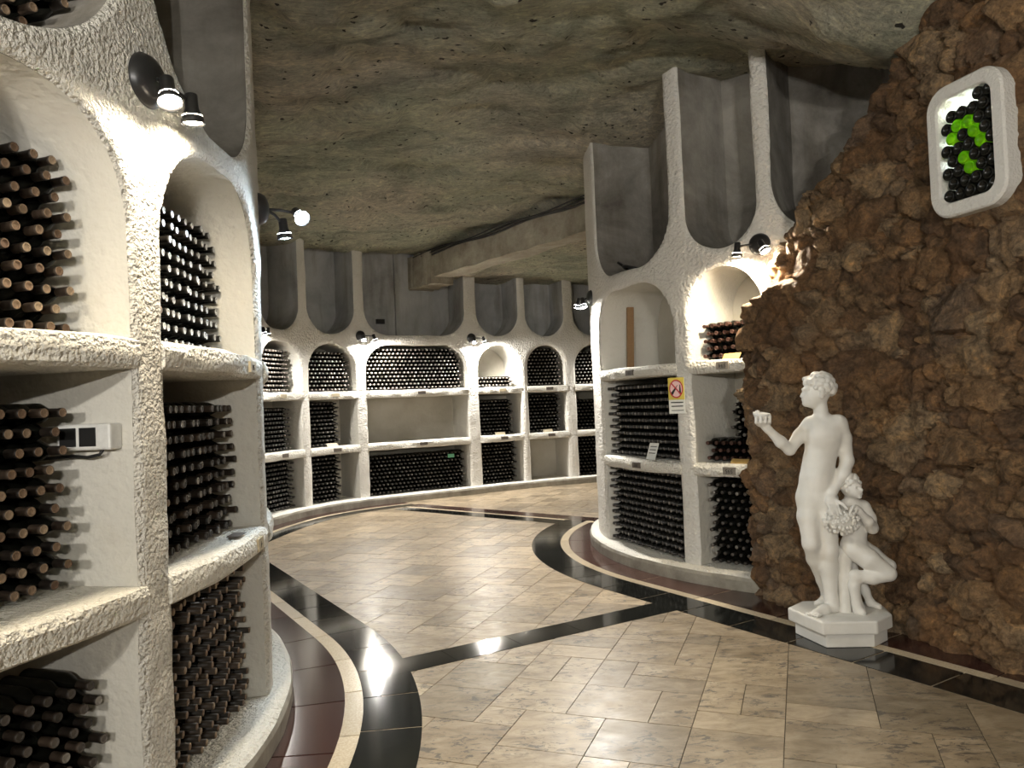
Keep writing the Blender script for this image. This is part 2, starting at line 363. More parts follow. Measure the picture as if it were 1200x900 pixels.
# ------------------------------------------------------------------ setting: ceiling, walls
def build_ceiling():
    xs = np.arange(-7, 7.01, 0.07); ys = np.arange(-3.5, 16.6, 0.07)
    X, Y = np.meshgrid(xs, ys, indexing='ij')
    big = fbm(X * 0.45, Y * 0.45, 3, 3) - 0.5; mid = fbm(X * 1.7, Y * 2.3, 9, 5, 0.55) - 0.5
    rid = 1 - np.abs(2 * fbm(X * 0.9 + 0.4 * mid, Y * 0.55, 21, 4) - 1)
    Z = 4.24 + 0.42 * big + 0.22 * mid - 0.10 * (rid - 0.6)
    terr = np.floor((Z + 0.35 * fbm(X * 0.7, Y * 0.7, 33, 3)) * 7) / 7      # broken flat beds in the limestone
    Z = 0.72 * Z + 0.28 * (terr - 0.17)
    # beyond the beam the vault is lower
    d = ((X - 0.0) * (12.9 - 10.3) - (11.6 - Y) * 0 + (Y - 11.6) * 1.88) / math.hypot(2.6, 1.88)
    k = np.clip(d / 0.25 + 0.5, 0, 1); Z = Z * (1 - k) + (3.78 + 0.10 * big + 0.12 * mid) * k
    # bulge hanging beside the rubble wall
    g = np.exp(-(((X - 2.45) / 0.75) ** 2 + ((Y - 4.9) / 1.0) ** 2)); Z -= 0.62 * g
    nx, ny = X.shape; V = np.stack([X, Y, Z], -1).reshape(-1, 3)
    idx = np.arange(nx * ny).reshape(nx, ny)
    F = np.stack([idx[:-1, :-1], idx[:-1, 1:], idx[1:, 1:], idx[1:, :-1]], -1).reshape(-1, 4)
    o = obj('ceiling', V.tolist(), F.tolist(), M_CEIL, smooth=True)
    return tag(o, 'rough hewn grey and tan limestone cave roof', 'ceiling', kind='structure')
build_ceiling()
def wall(name, a, b, label):
    mb = MB(); A = Vector((*a, 0)); B = Vector((*b, 0)); t = (B - A).normalized(); n = Vector((t.y, -t.x, 0)) * 0.1
    V = [A, B, B + n, A + n]; mb.add([(*p[:2], -0.05) for p in V] + [(*p[:2], 4.9) for p in V], [(0, 1, 5, 4), (1, 2, 6, 5), (2, 3, 7, 6), (3, 0, 4, 7), (4, 5, 6, 7), (3, 2, 1, 0)])
    tag(mb.build(name, M_PLASTER), label, 'wall', kind='structure')
wall('wall_left', (-7, -3.5), (-7, 16.5), 'plastered side wall closing the gallery behind the curved rack')
wall('wall_back', (-7, 16.5), (7, 16.5), 'plastered end wall behind the far rack')
wall('wall_right', (7, 16.5), (7, -3.5), 'plastered side wall behind the rubble stonework')
wall('wall_front', (7, -3.5), (-7, -3.5), 'plastered wall closing the gallery opposite the far rack')

# ------------------------------------------------------------------ floor
floor = empty('floor'); tag(floor, 'polished travertine floor with black granite bands', 'floor', kind='structure')
mb = MB(); mb.box((-7, -3.5, -0.06), (7, 16.5, -0.004)); mb.build('grout_bed', M_GROUT, floor)
BANDS = []          # convex quads (for hiding tiles below)
def strip_pieces(name, Pf, s0, s1, offs, mat, length, ztop, sub=4, gap=0.0015):
    "pieces of an inlaid band following a path function Pf(s, off)"
    n = max(1, round((s1 - s0) / length)); L = (s1 - s0) / n
    for i in range(n):
        a = s0 + i * L + gap; b = s0 + (i + 1) * L - gap; V = []; F = []
        for k in range(sub + 1):
            s = a + (b - a) * k / sub
            p = Pf(s, offs[0]); q = Pf(s, offs[1])
            V += [(p[0], p[1], ztop), (q[0], q[1], ztop), (p[0], p[1], ztop - 0.008), (q[0], q[1], ztop - 0.008)]
        for k in range(sub):
            j = 4 * k
            F += [(j, j + 1, j + 5, j + 4), (j, j + 4, j + 6, j + 2), (j + 1, j + 3, j + 7, j + 5)]
            BANDS.append([V[j][:2], V[j + 1][:2], V[j + 5][:2], V[j + 4][:2]])
        F += [(0, 2, 3, 1), (4 * sub, 4 * sub + 1, 4 * sub + 3, 4 * sub + 2)]
        obj(name, V, F, mat, floor)
def tan_path(c, th_end, sgn):
    "arc about c then straight on along the tangent; s measured on unit radius offset handled by radius"
    def P(s, R):
        th_s = s          # s is angle in radians until th_end, then straight metres
        if (th_s - th_end) * sgn <= 0: return (c[0] + R * math.cos(th_s), c[1] + R * math.sin(th_s))
        d = (th_s - th_end) * sgn; t = (-math.sin(th_end) * sgn, math.cos(th_end) * sgn)
        return (c[0] + R * math.cos(th_end) + t[0] * d * 4, c[1] + R * math.sin(th_end) + t[1] * d * 4)
    return P
PLf = tan_path(CL, 31 * DEG, 1)
for offs, mat, nm, L, zt in (((3.40, 3.86), M_RED, 'red_tile', 0.17, 0.0020), ((3.861, 3.955), M_BEIGE, 'border_strip', 0.15, 0.0024), ((3.956, 4.25), M_BLACK, 'black_tile', 0.105, 0.0028)):
    strip_pieces(nm, PLf, -62 * DEG, 31 * DEG, offs, mat, L, zt)
    strip_pieces(nm, PLf, 31 * DEG, 31 * DEG + 1.0, offs, mat, L, zt)
PRf = tan_path(CR, (360 - 148.5) * DEG, 1)
for offs, mat, nm, L, zt in (((3.20, 2.70), M_RED, 'red_tile', 0.2, 0.0020), ((3.29, 3.205), M_BEIGE, 'border_strip', 0.2, 0.0024), ((3.60, 3.292), M_BLACK, 'black_tile', 0.125, 0.0028)):
    strip_pieces(nm, PRf, 150 * DEG, (360 - 148.5) * DEG, offs, mat, L, zt)
    strip_pieces(nm, PRf, (360 - 148.5) * DEG, (360 - 148.5) * DEG + 1.25, offs, mat, L * 0.9, zt)
def line_path(a, b):
    a = np.array(a); b = np.array(b); t = (b - a) / np.hypot(*(b - a)); n = np.array([-t[1], t[0]])
    return (lambda s, off: tuple(a + t * s + n * off)), float(np.hypot(*(b - a)))
f1, L1 = line_path((-0.85, 4.57), (1.05, 5.69)); strip_pieces('black_tile', f1, -0.02, L1 + 0.12, (-0.125, 0.125), M_BLACK, 0.45, 0.0031, 1)
f2, L2 = line_path((-1.83, 11.66), (0.60, 9.62))
for offs, mat, nm, zt in (((0.0, 0.25), M_BLACK, 'black_tile', 0.0031), ((0.252, 0.325), M_BEIGE, 'border_strip', 0.0026), ((0.327, 0.60), M_RED, 'red_tile', 0.0022)):
    strip_pieces(nm, f2, -0.05 - 0.1 * (offs[0] > 0.3), L2 + 0.25 * (offs[0] > 0.2), offs, mat, 0.5, zt, 1)
def PBf(s, off): return PATH_B.P(s, off)[:2]
s_ap = PATH_B.s[np.argmin(np.hypot(PATH_B.pts[:, 0] + 2.05, PATH_B.pts[:, 1] - 12.45))]
for offs, mat, nm, zt in (((0.62, 0.38), M_BLACK, 'black_tile', 0.0029), ((0.378, 0.30), M_BEIGE, 'border_strip', 0.0025), ((0.298, 0.02), M_RED, 'red_tile', 0.0021)):
    strip_pieces(nm, PBf, 0.2, s_ap + 0.2, offs, mat, 0.45, zt, 3)

def build_tiles():
    u = 0.205; th = 20.5 * DEG; A = np.array([math.sin(th), math.cos(th)]); B = np.array([math.cos(th), -math.sin(th)])
    O = np.array([0.1, 3.0]); NX0, NX1, NY0, NY1 = -34, 26, -14, 62
    occ = np.zeros((NX1 - NX0, NY1 - NY0), bool); rects = []; rr = random.Random(5)
    sizes = [(2, 2), (2, 2), (1, 2), (2, 1), (2, 2), (2, 1), (1, 2), (3, 2)]
    for j in range(occ.shape[1]):
        for i in range(occ.shape[0]):
            if occ[i, j]: continue
            w, h = rr.choice(sizes)
            while True:
                if i + w <= occ.shape[0] and j + h <= occ.shape[1] and not occ[i:i + w, j:j + h].any(): break
                if w >= h and w > 1: w -= 1
                elif h > 1: h -= 1
                else: break
            occ[i:i + w, j:j + h] = True; rects.append((i + NX0, j + NY0, w, h))
    quads = np.array(BANDS)     # n,4,2
    def in_band(p):
        d = np.roll(quads, -1, axis=1) - quads; r = p - quads
        cr = d[..., 0] * r[..., 1] - d[..., 1] * r[..., 0]
        return bool((np.all(cr >= 0, axis=1) | np.all(cr <= 0, axis=1)).any())
    out = []
    for (i, j, w, h) in rects:
        g = 0.0022
        C = [O + B * (i * u + g) + A * (j * u + g), O + B * ((i + w) * u - g) + A * (j * u + g), O + B * ((i + w) * u - g) + A * ((j + h) * u - g), O + B * (i * u + g) + A * ((j + h) * u - g)]
        c = sum(C) / 4
        if c[1] < 0.3 or c[1] > 14.6 or c[0] < -4 or c[0] > 4.2: continue
        if math.hypot(c[0] - CL[0], c[1] - CL[1]) < 3.7 or math.hypot(c[0] - CR[0], c[1] - CR[1]) < 2.8: continue
        if c[0] > 1.67 + (5.87 - c[1]) * 0.53 + 0.25 and c[1] < 6.2: continue
        dmin = np.argmin(np.hypot(PATH_B.pts[:, 0] - c[0], PATH_B.pts[:, 1] - c[1])); nb = PATH_B.frame(PATH_B.s[dmin])[2]
        if (c[0] - PATH_B.pts[dmin, 0]) * nb[0] + (c[1] - PATH_B.pts[dmin, 1]) * nb[1] < -0.2: continue
        if all(in_band(p) for p in C + [c] + [(C[k] + C[(k + 1) % 4]) / 2 for k in range(4)]): continue
        out.append((C, c, w, h))
    def size(t):
        C, c, w, h = t
        vis = c[1] > 2.7 and -0.72 * c[1] < c[0] < 0.72 * c[1] and not (c[0] < -0.28 * c[1] - 0.2 and c[1] > 4.6)
        return (w * h) / max(c[1], 0.5) ** 3 * (1 if vis else 1e-6)
    out.sort(key=size, reverse=True)
    big = MB()
    for k, (C, c, w, h) in enumerate(out):
        dz = random.uniform(-0.0006, 0.0006)
        if k < 300:
            V = [(p[0] - c[0], p[1] - c[1], dz) for p in C] + [(p[0] - c[0], p[1] - c[1], -0.012) for p in C]
            o = obj('tile', V, [(0, 1, 2, 3), (0, 4, 5, 1), (1, 5, 6, 2), (2, 6, 7, 3), (3, 7, 4, 0)], M_TRAV, floor); o.location = (c[0], c[1], 0)
        else:
            V = [(p[0], p[1], dz) for p in C] + [(p[0], p[1], -0.012) for p in C]
            big.add(V, [(0, 1, 2, 3), (0, 4, 5, 1), (1, 5, 6, 2), (2, 6, 7, 3), (3, 7, 4, 0)])
    o = big.build('far_tiles', M_TRAV, floor); tag(o, kind='stuff')
build_tiles()

# ------------------------------------------------------------------ racks
def sdf_arch(x, z, a, b, zt, r):
    w = (b - a) / 2; q = np.abs(x - (a + b) / 2); r = min(r, w)
    d = np.maximum(q - w, z - zt)
    cz = zt - r; cx = w - r; m = (z > cz) & (q > cx)
    return np.where(m, np.hypot(q - cx, z - cz) - r, d)
def sdf_u(x, z, a, b, zb, r):
    w = (b - a) / 2; q = np.abs(x - (a + b) / 2); r = min(r, w)
    d = np.maximum(q - w, zb - z)
    cz = zb + r; cx = w - r; m = (z < cz) & (q > cx)
    return np.where(m, np.hypot(q - cx, z - cz) - r, d)
def rack(name, label, path, s0, s1, bays, res, plinth_off, stucco, seed=1, arch_r=0.42, u_r=0.46, zt=Z_ARCH, upper=None):
    upper = upper or M_PLASTER
    root = empty(name); tag(root, label, 'wine rack')
    ns = int(round((s1 - s0) / res)); nz = int(round((Z_CEIL - Z_PL) / res))
    S = np.linspace(s0, s1, ns + 1); Zs = np.linspace(Z_PL, Z_CEIL, nz + 1)
    SS, ZZ = np.meshgrid(S, Zs, indexing='ij')
    D = np.full(SS.shape, 9.0)
    wob = 0.012 * (fbm(SS * 3.1, ZZ * 3.1, seed + 40, 3) - 0.5) * 2
    for (a, b) in bays:
        D = np.minimum(D, sdf_arch(SS, ZZ, a, b, zt, arch_r)); D = np.minimum(D, sdf_u(SS, ZZ, a, b, Z_U, u_r))
    D = D + wob; D[np.abs(D) < 1e-4] = 1e-4
    V = []; key = {}; fr = []; edge_pts = []
    RE = 0.022
    relief = fbm(SS * 14, ZZ * 14, seed + 5, 3) - 0.5; slow = fbm(SS * 1.7, ZZ * 1.7, seed + 8, 3) - 0.5
    def bil(G, s, z):
        fi = (s - s0) / (s1 - s0) * ns; fj = (z - Z_PL) / (Z_CEIL - Z_PL) * nz
        i = min(int(fi), ns - 1); j = min(int(fj), nz - 1); u = fi - i; v = fj - j
        return (G[i, j] * (1 - u) + G[i + 1, j] * u) * (1 - v) + (G[i, j + 1] * (1 - u) + G[i + 1, j + 1] * u) * v
    def vert(k, s, z, d):
        if k in key: return key[k]
        off = 0.0
        if d < RE: off = -(RE - math.sqrt(max(0, RE * RE - (RE - max(d, 0)) ** 2)))
        off += 0.010 * bil(relief, s, z) * min(1, d / 0.03 + 0.25) + 0.018 * bil(slow, s, z)
        key[k] = len(V); V.append(path.P(s, off, z)); return key[k]
    jam = []
    for i in range(ns):
        for j in range(nz):
            c = [(i, j), (i + 1, j), (i + 1, j + 1), (i, j + 1)]; dv = [D[p] for p in c]
            if max(dv) <= 0: continue
            poly = []; cuts = []
            for q in range(4):
                p, p2 = c[q], c[(q + 1) % 4]; d1, d2 = dv[q], dv[(q + 1) % 4]
                if d1 > 0: poly.append(vert(p, S[p[0]], Zs[p[1]], d1))
                if (d1 > 0) != (d2 > 0):
                    t = d1 / (d1 - d2); k = (min(p, p2), max(p, p2))
                    s = S[p[0]] + (S[p2[0]] - S[p[0]]) * t; z = Zs[p[1]] + (Zs[p2[1]] - Zs[p[1]]) * t
                    vi = vert(k, s, z, 0.0); poly.append(vi); cuts.append((vi, s, z, d1 > 0))
            if len(poly) >= 3: fr.append(poly)
            if len(cuts) == 2:
                x, y = cuts
                if not x[3]: x, y = y, x
                jam.append((x, y))
    depths = [-RE + 0.002, -0.10, -0.26, -0.44, -DEPTH]; jk = {}
    def jv(c, l):
        k = (c[0], l)
        if k not in jk: jk[k] = len(V); V.append(path.P(c[1], depths[l] + 0.0, c[2]))
        return jk[k]
    mi = [0] * len(fr)
    for x, y in jam:
        prev = (jv(x, 0), jv(y, 0))
        for l in range(1, len(depths)):
            cur = (jv(x, l), jv(y, l)); fr.append((prev[1], prev[0], cur[0], cur[1])); mi.append(2 if x[2] > zt + 0.05 else 1); prev = cur
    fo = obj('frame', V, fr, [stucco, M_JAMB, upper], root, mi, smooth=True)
    # back panel
    nb = max(4, int((s1 - s0) / 0.15)); V = []; F = []; zb = [0.0, Z_U - 0.05, Z_U - 0.05, Z_CEIL + 0.3]
    for k in range(nb + 1):
        s = s0 + (s1 - s0) * k / nb
        for z in zb: V.append(path.P(s, -DEPTH + 0.004, z))
    for k in range(nb):
        for q in (0, 2): F.append((4 * k + q, 4 * k + 4 + q, 4 * k + 5 + q, 4 * k + 1 + q))
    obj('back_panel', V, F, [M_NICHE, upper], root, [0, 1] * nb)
    # plinth
    prof = [(-DEPTH, 0.0), (plinth_off, 0.0), (plinth_off + 0.004, 0.085), (plinth_off - 0.004, 0.112), (plinth_off - 0.025, Z_PL - 0.004), (plinth_off - 0.06, Z_PL), (-DEPTH, Z_PL)]
    sweep(path, 'plinth', s0, s1, prof, [M_PLINTH, M_SHELF], root, 0.06, 0.004, seed + 3, [0, 0, 0, 1, 1, 1])
    return root
def sweep(path, name, s0, s1, prof, mats, parent, step, amp, seed, midx=None, cap=True):
    n = max(2, int((s1 - s0) / step)); V = []; F = []; MI = []; m = len(prof)
    for k in range(n + 1):
        s = s0 + (s1 - s0) * k / n
        for q, (off, z) in enumerate(prof):
            front = off > -0.3
            jo = amp * (2 * vnoise(s * 7, q * 1.7, seed) - 1) if front else 0
            jz = amp * (2 * vnoise(s * 5, q * 1.3 + 40, seed) - 1) if front and z > 0.01 else 0
            V.append(path.P(s, off + float(jo), z + float(jz)))
    for k in range(n):
        for q in range(m - 1):
            a = k * m + q; F.append((a, a + m, a + m + 1, a + 1)); MI.append(midx[q] if midx else 0)
        a = k * m; F.append((a + m - 1, a + 2 * m - 1, a + m, a)); MI.append(0)
    if cap: F += [tuple(range(m)), tuple(reversed([n * m + q for q in range(m)]))]; MI += [0, 0]
    return obj(name, V, F, mats, parent, MI, smooth=False)
def shelf(path, root, a, b, zt, th=0.105, proud=0.004, seed=1, mat=None):
    prof = [(-DEPTH + 0.01, zt - th), (proud - 0.022, zt - th), (proud - 0.004, zt - th + 0.014), (proud, zt - th * 0.6), (proud, zt - 0.035), (proud - 0.008, zt - 0.011), (proud - 0.03, zt), (-DEPTH + 0.01, zt)]
    o = sweep(path, 'shelf', a - 0.02, b + 0.02, prof, [mat or M_SHELF], root, 0.05, 0.006, seed)
    o.data.polygons.foreach_set('use_smooth', np.ones(len(o.data.polygons), bool)); o.data.set_sharp_from_angle(angle=0.5); return o
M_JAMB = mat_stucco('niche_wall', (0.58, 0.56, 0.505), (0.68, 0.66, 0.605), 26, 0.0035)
M_FRAME = mat_stucco('window_frame_plaster', (0.64, 0.62, 0.58), (0.70, 0.68, 0.64), 70, 0.003)

# --- left rack (bays along s, metres)
LB = [(-3.19, -2.09), (-1.76, -0.66), (-0.49, 0.61), (0.78, 1.88)]
rackL = rack('wine_rack', 'white stucco curved wine rack beside the socket box and red granite border', PATH_L, -3.6, 2.6, LB, 0.024, 0.085, M_STUCCO, 2, 0.42, 0.5, 2.62)
for i, (a, b) in enumerate(LB):
    for q, z in enumerate((Z_S1, Z_S2)): shelf(PATH_L, rackL, a, b, z, 0.108, 0.012, 10 + 2 * i + q)
# --- right rack
rb = lambda d: (d + 360) * DEG * RR
RB = [(rb(-172), rb(-145)), (rb(-141.6), rb(-128.6)), (rb(-126), rb(-108))]
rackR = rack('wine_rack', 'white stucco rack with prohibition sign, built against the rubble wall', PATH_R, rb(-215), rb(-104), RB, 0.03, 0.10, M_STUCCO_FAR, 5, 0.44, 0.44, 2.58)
for i, (a, b) in enumerate(RB):
    for q, z in enumerate((Z_S1, Z_S2)): shelf(PATH_R, rackR, a, b, z, 0.105, 0.006, 30 + 2 * i + q)
# --- far rack
def s_back(px, py=450.0):
    # place on the far rack's face in the direction of a bearing read from the survey of the photograph
    d = _f * 900 + _rt * (px - 600) + _up * (450 - py); P = PATH_B.pts
    cr = P[:, 0] * d.y - P[:, 1] * d.x
    for i in range(len(P) - 1, 0, -1):
        if cr[i - 1] * cr[i] <= 0:
            u = cr[i - 1] / (cr[i - 1] - cr[i]); return PATH_B.s[i - 1] + u * (PATH_B.s[i] - PATH_B.s[i - 1])
SBX = [(297, 354), (363, 418.5), (430, 548), (561.5, 610.5), (619, 664), (675, 722)]
BB = [(round(s_back(a), 3), round(s_back(b), 3)) for a, b in SBX]
BB = [(BB[0][1] - 0.95, BB[0][1])] + BB[1:]
rackB = rack('wine_rack', 'long white rack curving across the far end of the cellar', PATH_B, BB[0][0] - 1.4, PATH_B.L - 0.05, [(BB[0][0] - 1.1, BB[0][0] - 0.15)] + BB, 0.045, 0.09, M_STUCCO_FAR, 9, 0.40, 0.42, 2.57, M_PLASTER_LIT)
for i, (a, b) in enumerate(BB):
    for q, z in enumerate((Z_S1, Z_S2)): shelf(PATH_B, rackB, a, b, z, 0.12, 0.006, 50 + 2 * i + q)
for q, z in enumerate((Z_S1, Z_S2)): shelf(PATH_B, rackB, BB[0][0] - 1.1, BB[0][0] - 0.15, z, 0.12, 0.006, 70 + q)
print('BB', BB)

# --- number plates
def plate(path, root, s, z, w, h, txt, mat, off=0.012):
    p, t, n = path.frame(s)
    if t[0] * -p[1] + t[1] * p[0] > 0: pass
    o = Vector(path.P(s, off, z)); nn = Vector((n[0], n[1], 0)); M = axis_mat(o, nn, (0, 0, 1))   # x up, z out
    mb = MB(); mb.box((-h / 2, -w / 2, -0.03), (h / 2, w / 2, 0.004), 0, M); pl = mb.build('number_plate', mat, root)
    if txt:
        me = text_mesh(txt, h * 0.8); me.materials.append(M_INK)
        me.transform(M @ Matrix.Translation((0, 0, 0.0048)) @ Matrix.Rotation(math.pi / 2, 4, 'Z') @ Matrix.Scale(0.95, 4))
        link(bpy.data.objects.new('numerals', me), pl)
    return pl
plate(PATH_L, rackL, 0.36, 1.772, 0.105, 0.052, '50', M_PLATE_LT, 0.016)
plate(PATH_L, rackL, 0.40, 0.925, 0.105, 0.060, '4', M_PLATE_LT, 0.016)
plate(PATH_R, rackR, rb(-157.5), 1.778, 0.125, 0.05, '591', M_PLATE_DK)
plate(PATH_R, rackR, rb(-156.5), 0.928, 0.125, 0.05, '592', M_PLATE_DK)
plate(PATH_R, rackR, rb(-135.3), 1.778, 0.11, 0.060, '594', M_PLATE_GR)
plate(PATH_R, rackR, rb(-135.0), 0.928, 0.11, 0.060, '595', M_PLATE_GR)
for i, (a, b) in enumerate(BB):
    for z in (Z_S1, Z_S2):
        dark = not (z == Z_S1 and i in (0, 1, 3))
        plate(PATH_B, rackB, (a + b) / 2 + 0.04, z - 0.055, 0.14, 0.05, None, M_PLATE_DK if dark else M_PLATE_LT)

# ------------------------------------------------------------------ bottles
BR = 0.036; ROW = BR * math.sqrt(3) + 0.0004; BL = 0.30
def bottle_profile(seg_body=True):
    # (radius, distance from the base) of a lying claret bottle
    return [(0.026, 0.004), (0.033, 0.0), (BR, 0.008), (BR, 0.172), (0.0345, 0.190), (0.027, 0.208), (0.0185, 0.224), (0.0150, 0.240), (0.0143, 0.286), (0.0158, 0.2865), (0.0160, 0.2985), (0.0142, 0.300)]
def bottle_meshes(n, neck_mat, tip_mat, foil_from=0.244):
    "local: base at origin, neck along +Y"
    R = Matrix.Rotation(-math.pi / 2, 4, 'X')
    prof = bottle_profile(); mb = MB(); mb.lathe(prof[:9], n, R, 0, False)
    mb.f.append(tuple(range(n))); mb.m.append(0)
    body = mesh_data('glass_bottle', mb.v, mb.f, [M_GLASS], mb.m, True)
    mb = MB(); mb.lathe([(0.0155, foil_from), (0.0152, 0.286), (0.0163, 0.2868), (0.0163, 0.2985), (0.0148, 0.3002)], n, R, 0, False)
    cap = mesh_data('capsule', mb.v, mb.f, [neck_mat], mb.m, True)
    mb = MB(); mb.lathe([(0.0148, 0.3002), (0.0108, 0.3004), (0.0100, 0.2975), (0.0, 0.2972)], n, R, 0, False)
    tip = mesh_data('cork', mb.v, mb.f, [tip_mat], mb.m, False)
    return body, cap, tip
def stack_positions(path, sc, u0, u1, z0, rows, tipoff, seed, skip=None, rag=0.012):
    "hex-packed bottles of a niche: list of (x, y, z of the base end, heading)"
    p, t, n = path.frame(sc); out = []; rr = random.Random(seed)
    ncol = int((u1 - u0) / (2 * BR) + 1e-6)
    for r in range(rows):
        sh = BR * (r % 2); m = ncol if sh == 0 else ncol - (0 if (u1 - u0) - ncol * 2 * BR > BR else 1)
        for c in range(m):
            u = u0 + BR + sh + c * 2 * BR; z = z0 + BR + 0.0008 + r * ROW
            if skip and skip(u, z, r, c): continue
            off = tipoff - BL + rr.uniform(-rag, rag)
            out.append((p[0] + t[0] * u + n[0] * off, p[1] + t[1] * u + n[1] * off, z, math.atan2(n[1], n[0]) - math.pi / 2, r, c, m - 1 - c))
    return out
B_CORK = bottle_meshes(14, M_NECK, M_CORK); B_SILV = bottle_meshes(14, M_FOILK, M_SILV); B_DUST = bottle_meshes(14, M_NECK, M_TIPDIM)
B_BRN = bottle_meshes(14, M_FOILB, M_FOILB, 0.225)
def place_bottles(pos, kind, label, group, name='wine_bottle'):
    rows = {}
    for p in pos: rows.setdefault(p[4], []).append(p)
    for (x, y, z, a, r, cl, cr) in pos:
        lo = min(q[5] for q in rows[r]); hi = min(q[6] for q in rows[r])       # count along the row from either end
        b = bpy.data.objects.new(name, kind[0]); COL.objects.link(b); b.location = (x, y, z); b.rotation_euler = (0, 0, a)
        tag(b, label.format(r=ORD[r], l=ORD[cl - lo], e=ORD[cr - hi]), 'bottle', group)
        for nm, me in (('capsule', kind[1]), ('cork', kind[2])):
            c = bpy.data.objects.new(nm, me); COL.objects.link(c); c.parent = b
ORD = ['first', 'second', 'third', 'fourth', 'fifth', 'sixth', 'seventh', 'eighth', 'ninth', 'tenth', 'eleventh', 'twelfth', 'thirteenth', 'fourteenth', 'fifteenth', 'sixteenth', 'seventeenth', 'eighteenth']
STUFF = {'v': [], 'f': [], 'm': [], 'n': 0}
def _template(n=9):
    prof = [(0.0, 0.002), (0.034, 0.0), (BR, 0.008), (BR, 0.178), (0.031, 0.200), (0.0185, 0.224), (0.0148, 0.242), (0.0148, 0.300)]
    V = []; F = []; MI = []
    for r, z in prof:
        for k in range(n):
            a = 2 * math.pi * (k + 0.5) / n; V.append((r * math.cos(a), z, r * math.sin(a)))
    for i in range(len(prof) - 1):
        for k in range(n):
            k2 = (k + 1) % n; F.append((i * n + k, (i + 1) * n + k, (i + 1) * n + k2, i * n + k2)); MI.append(1 if i == 6 else 0)
    F.append(tuple((len(prof) - 1) * n + k for k in reversed(range(n)))); MI.append(2)
    return np.array(V), F, MI
TEMPL = _template()
def stuff_bottles(pos, neck=1, tip=2):
    V0, F0, M0 = TEMPL; mm = {0: 0, 1: neck, 2: tip}
    for (x, y, z, a) in [p[:4] for p in pos]:
        c, s = math.cos(a), math.sin(a); n = STUFF['n']
        W = np.stack([V0[:, 0] * c - V0[:, 1] * s + x, V0[:, 0] * s + V0[:, 1] * c + y, V0[:, 2] + z], -1)
        STUFF['v'].append(W); STUFF['f'] += [tuple(i + n for i in f) for f in F0]; STUFF['m'] += [mm[m] for m in M0]; STUFF['n'] += len(V0)

def arch_skip(a, b, zt, r, sc, m=0.03):
    def f(u, z, rr_, cc):
        return float(sdf_arch(np.array(sc + u), np.array(z), a, b, zt, r)) > -BR - m + 0.02
    return f
# left rack, bay with the socket box
def split_visible(pos, fn):
    vis = [p for p in pos if fn(p)]; return vis, [p for p in pos if not fn(p)]
def tip_xy(p): return (p[0] - math.sin(p[3]) * BL, p[1] + math.cos(p[3]) * BL)
in_frame = lambda p: tip_xy(p)[0] > -0.70 * tip_xy(p)[1]
a, b = LB[1]; sc = (a + b) / 2; h = (b - a) / 2
jobs = [
 (stack_positions(PATH_L, sc, -h + 0.012, h - 0.06, Z_S1, 10, -0.215, 1, arch_skip(a, b, 2.62, 0.42, sc)), B_CORK, 'coppery-necked bottle, {r} row up, {e} from the lamp post, above the socket box niche', 'bottles in the arched niche above the socket box'),
 (stack_positions(PATH_L, sc, -h + 0.012, h - 0.10, Z_S2, 10, -0.22, 2, None, 0.02), B_CORK, 'dusty tan-corked bottle, {r} row up, {e} from the socket box wall', 'bottles in the niche of the socket box'),
 (stack_positions(PATH_L, sc, -h + 0.012, h - 0.02, Z_PL, 9, -0.17, 3, None, 0.02), B_DUST, 'dull-necked bottle, {r} row up, {e} from the post, below the socket box niche', 'bottles in the floor niche below the socket box')]
for pos, kind, lab, grp in jobs:
    vis, rest = split_visible(pos, in_frame); place_bottles(vis, kind, lab, grp); stuff_bottles(rest)
a, b = LB[2]; sc = (a + b) / 2; h = (b - a) / 2
front_part = lambda p: tip_xy(p)[0] > -0.452 * tip_xy(p)[1]
jobs = [
 (stack_positions(PATH_L, sc, -h + 0.012, h - 0.03, Z_S1, 10, -0.21, 4, arch_skip(a, b, 2.62, 0.42, sc)), B_SILV, 'silver-capped bottle, {r} row up, {e} from the end wall of its arch', 'silver-capped bottles in the arched niche'),
 (stack_positions(PATH_L, sc, -h + 0.012, h - 0.03, Z_S2, 10, -0.165, 5, None, 0.016), B_DUST, 'dull-capped bottle, {r} row up, {e} from the end wall, under the silver-capped bottles', 'bottles on the curved shelf under the silver-capped ones'),
 (stack_positions(PATH_L, sc, -h + 0.012, h - 0.03, Z_PL, 11, -0.125, 6, None, 0.02), B_DUST, 'black bottle in the floor niche with the curved white sill by the red border', 'bottles in the floor niche with the curved sill')]
for q, (pos, kind, lab, grp) in enumerate(jobs):
    if q == 2: stuff_bottles(pos, 1, 2); continue          # past the 300 largest
    vis, rest = split_visible(pos, front_part); place_bottles(vis, kind, lab, grp); stuff_bottles(rest)
a, b = LB[1]; sc = (a + b) / 2; h = (b - a) / 2
pos = stack_positions(PATH_L, sc, -h + 0.09, h - 0.05, Z_U + 0.0, 8, -0.16, 8, lambda u, z, r, c: float(sdf_u(np.array(u), np.array(z), -h, h, Z_U, 0.5)) > -BR - 0.004)
vis, rest = split_visible(pos, lambda p: in_frame(p) and p[2] < 3.05); stuff_bottles(rest)
place_bottles(vis, B_CORK, 'tan-corked bottle, {r} row up, {e} from the post, in the rounded niche above the arch', 'bottles in the rounded top niche')
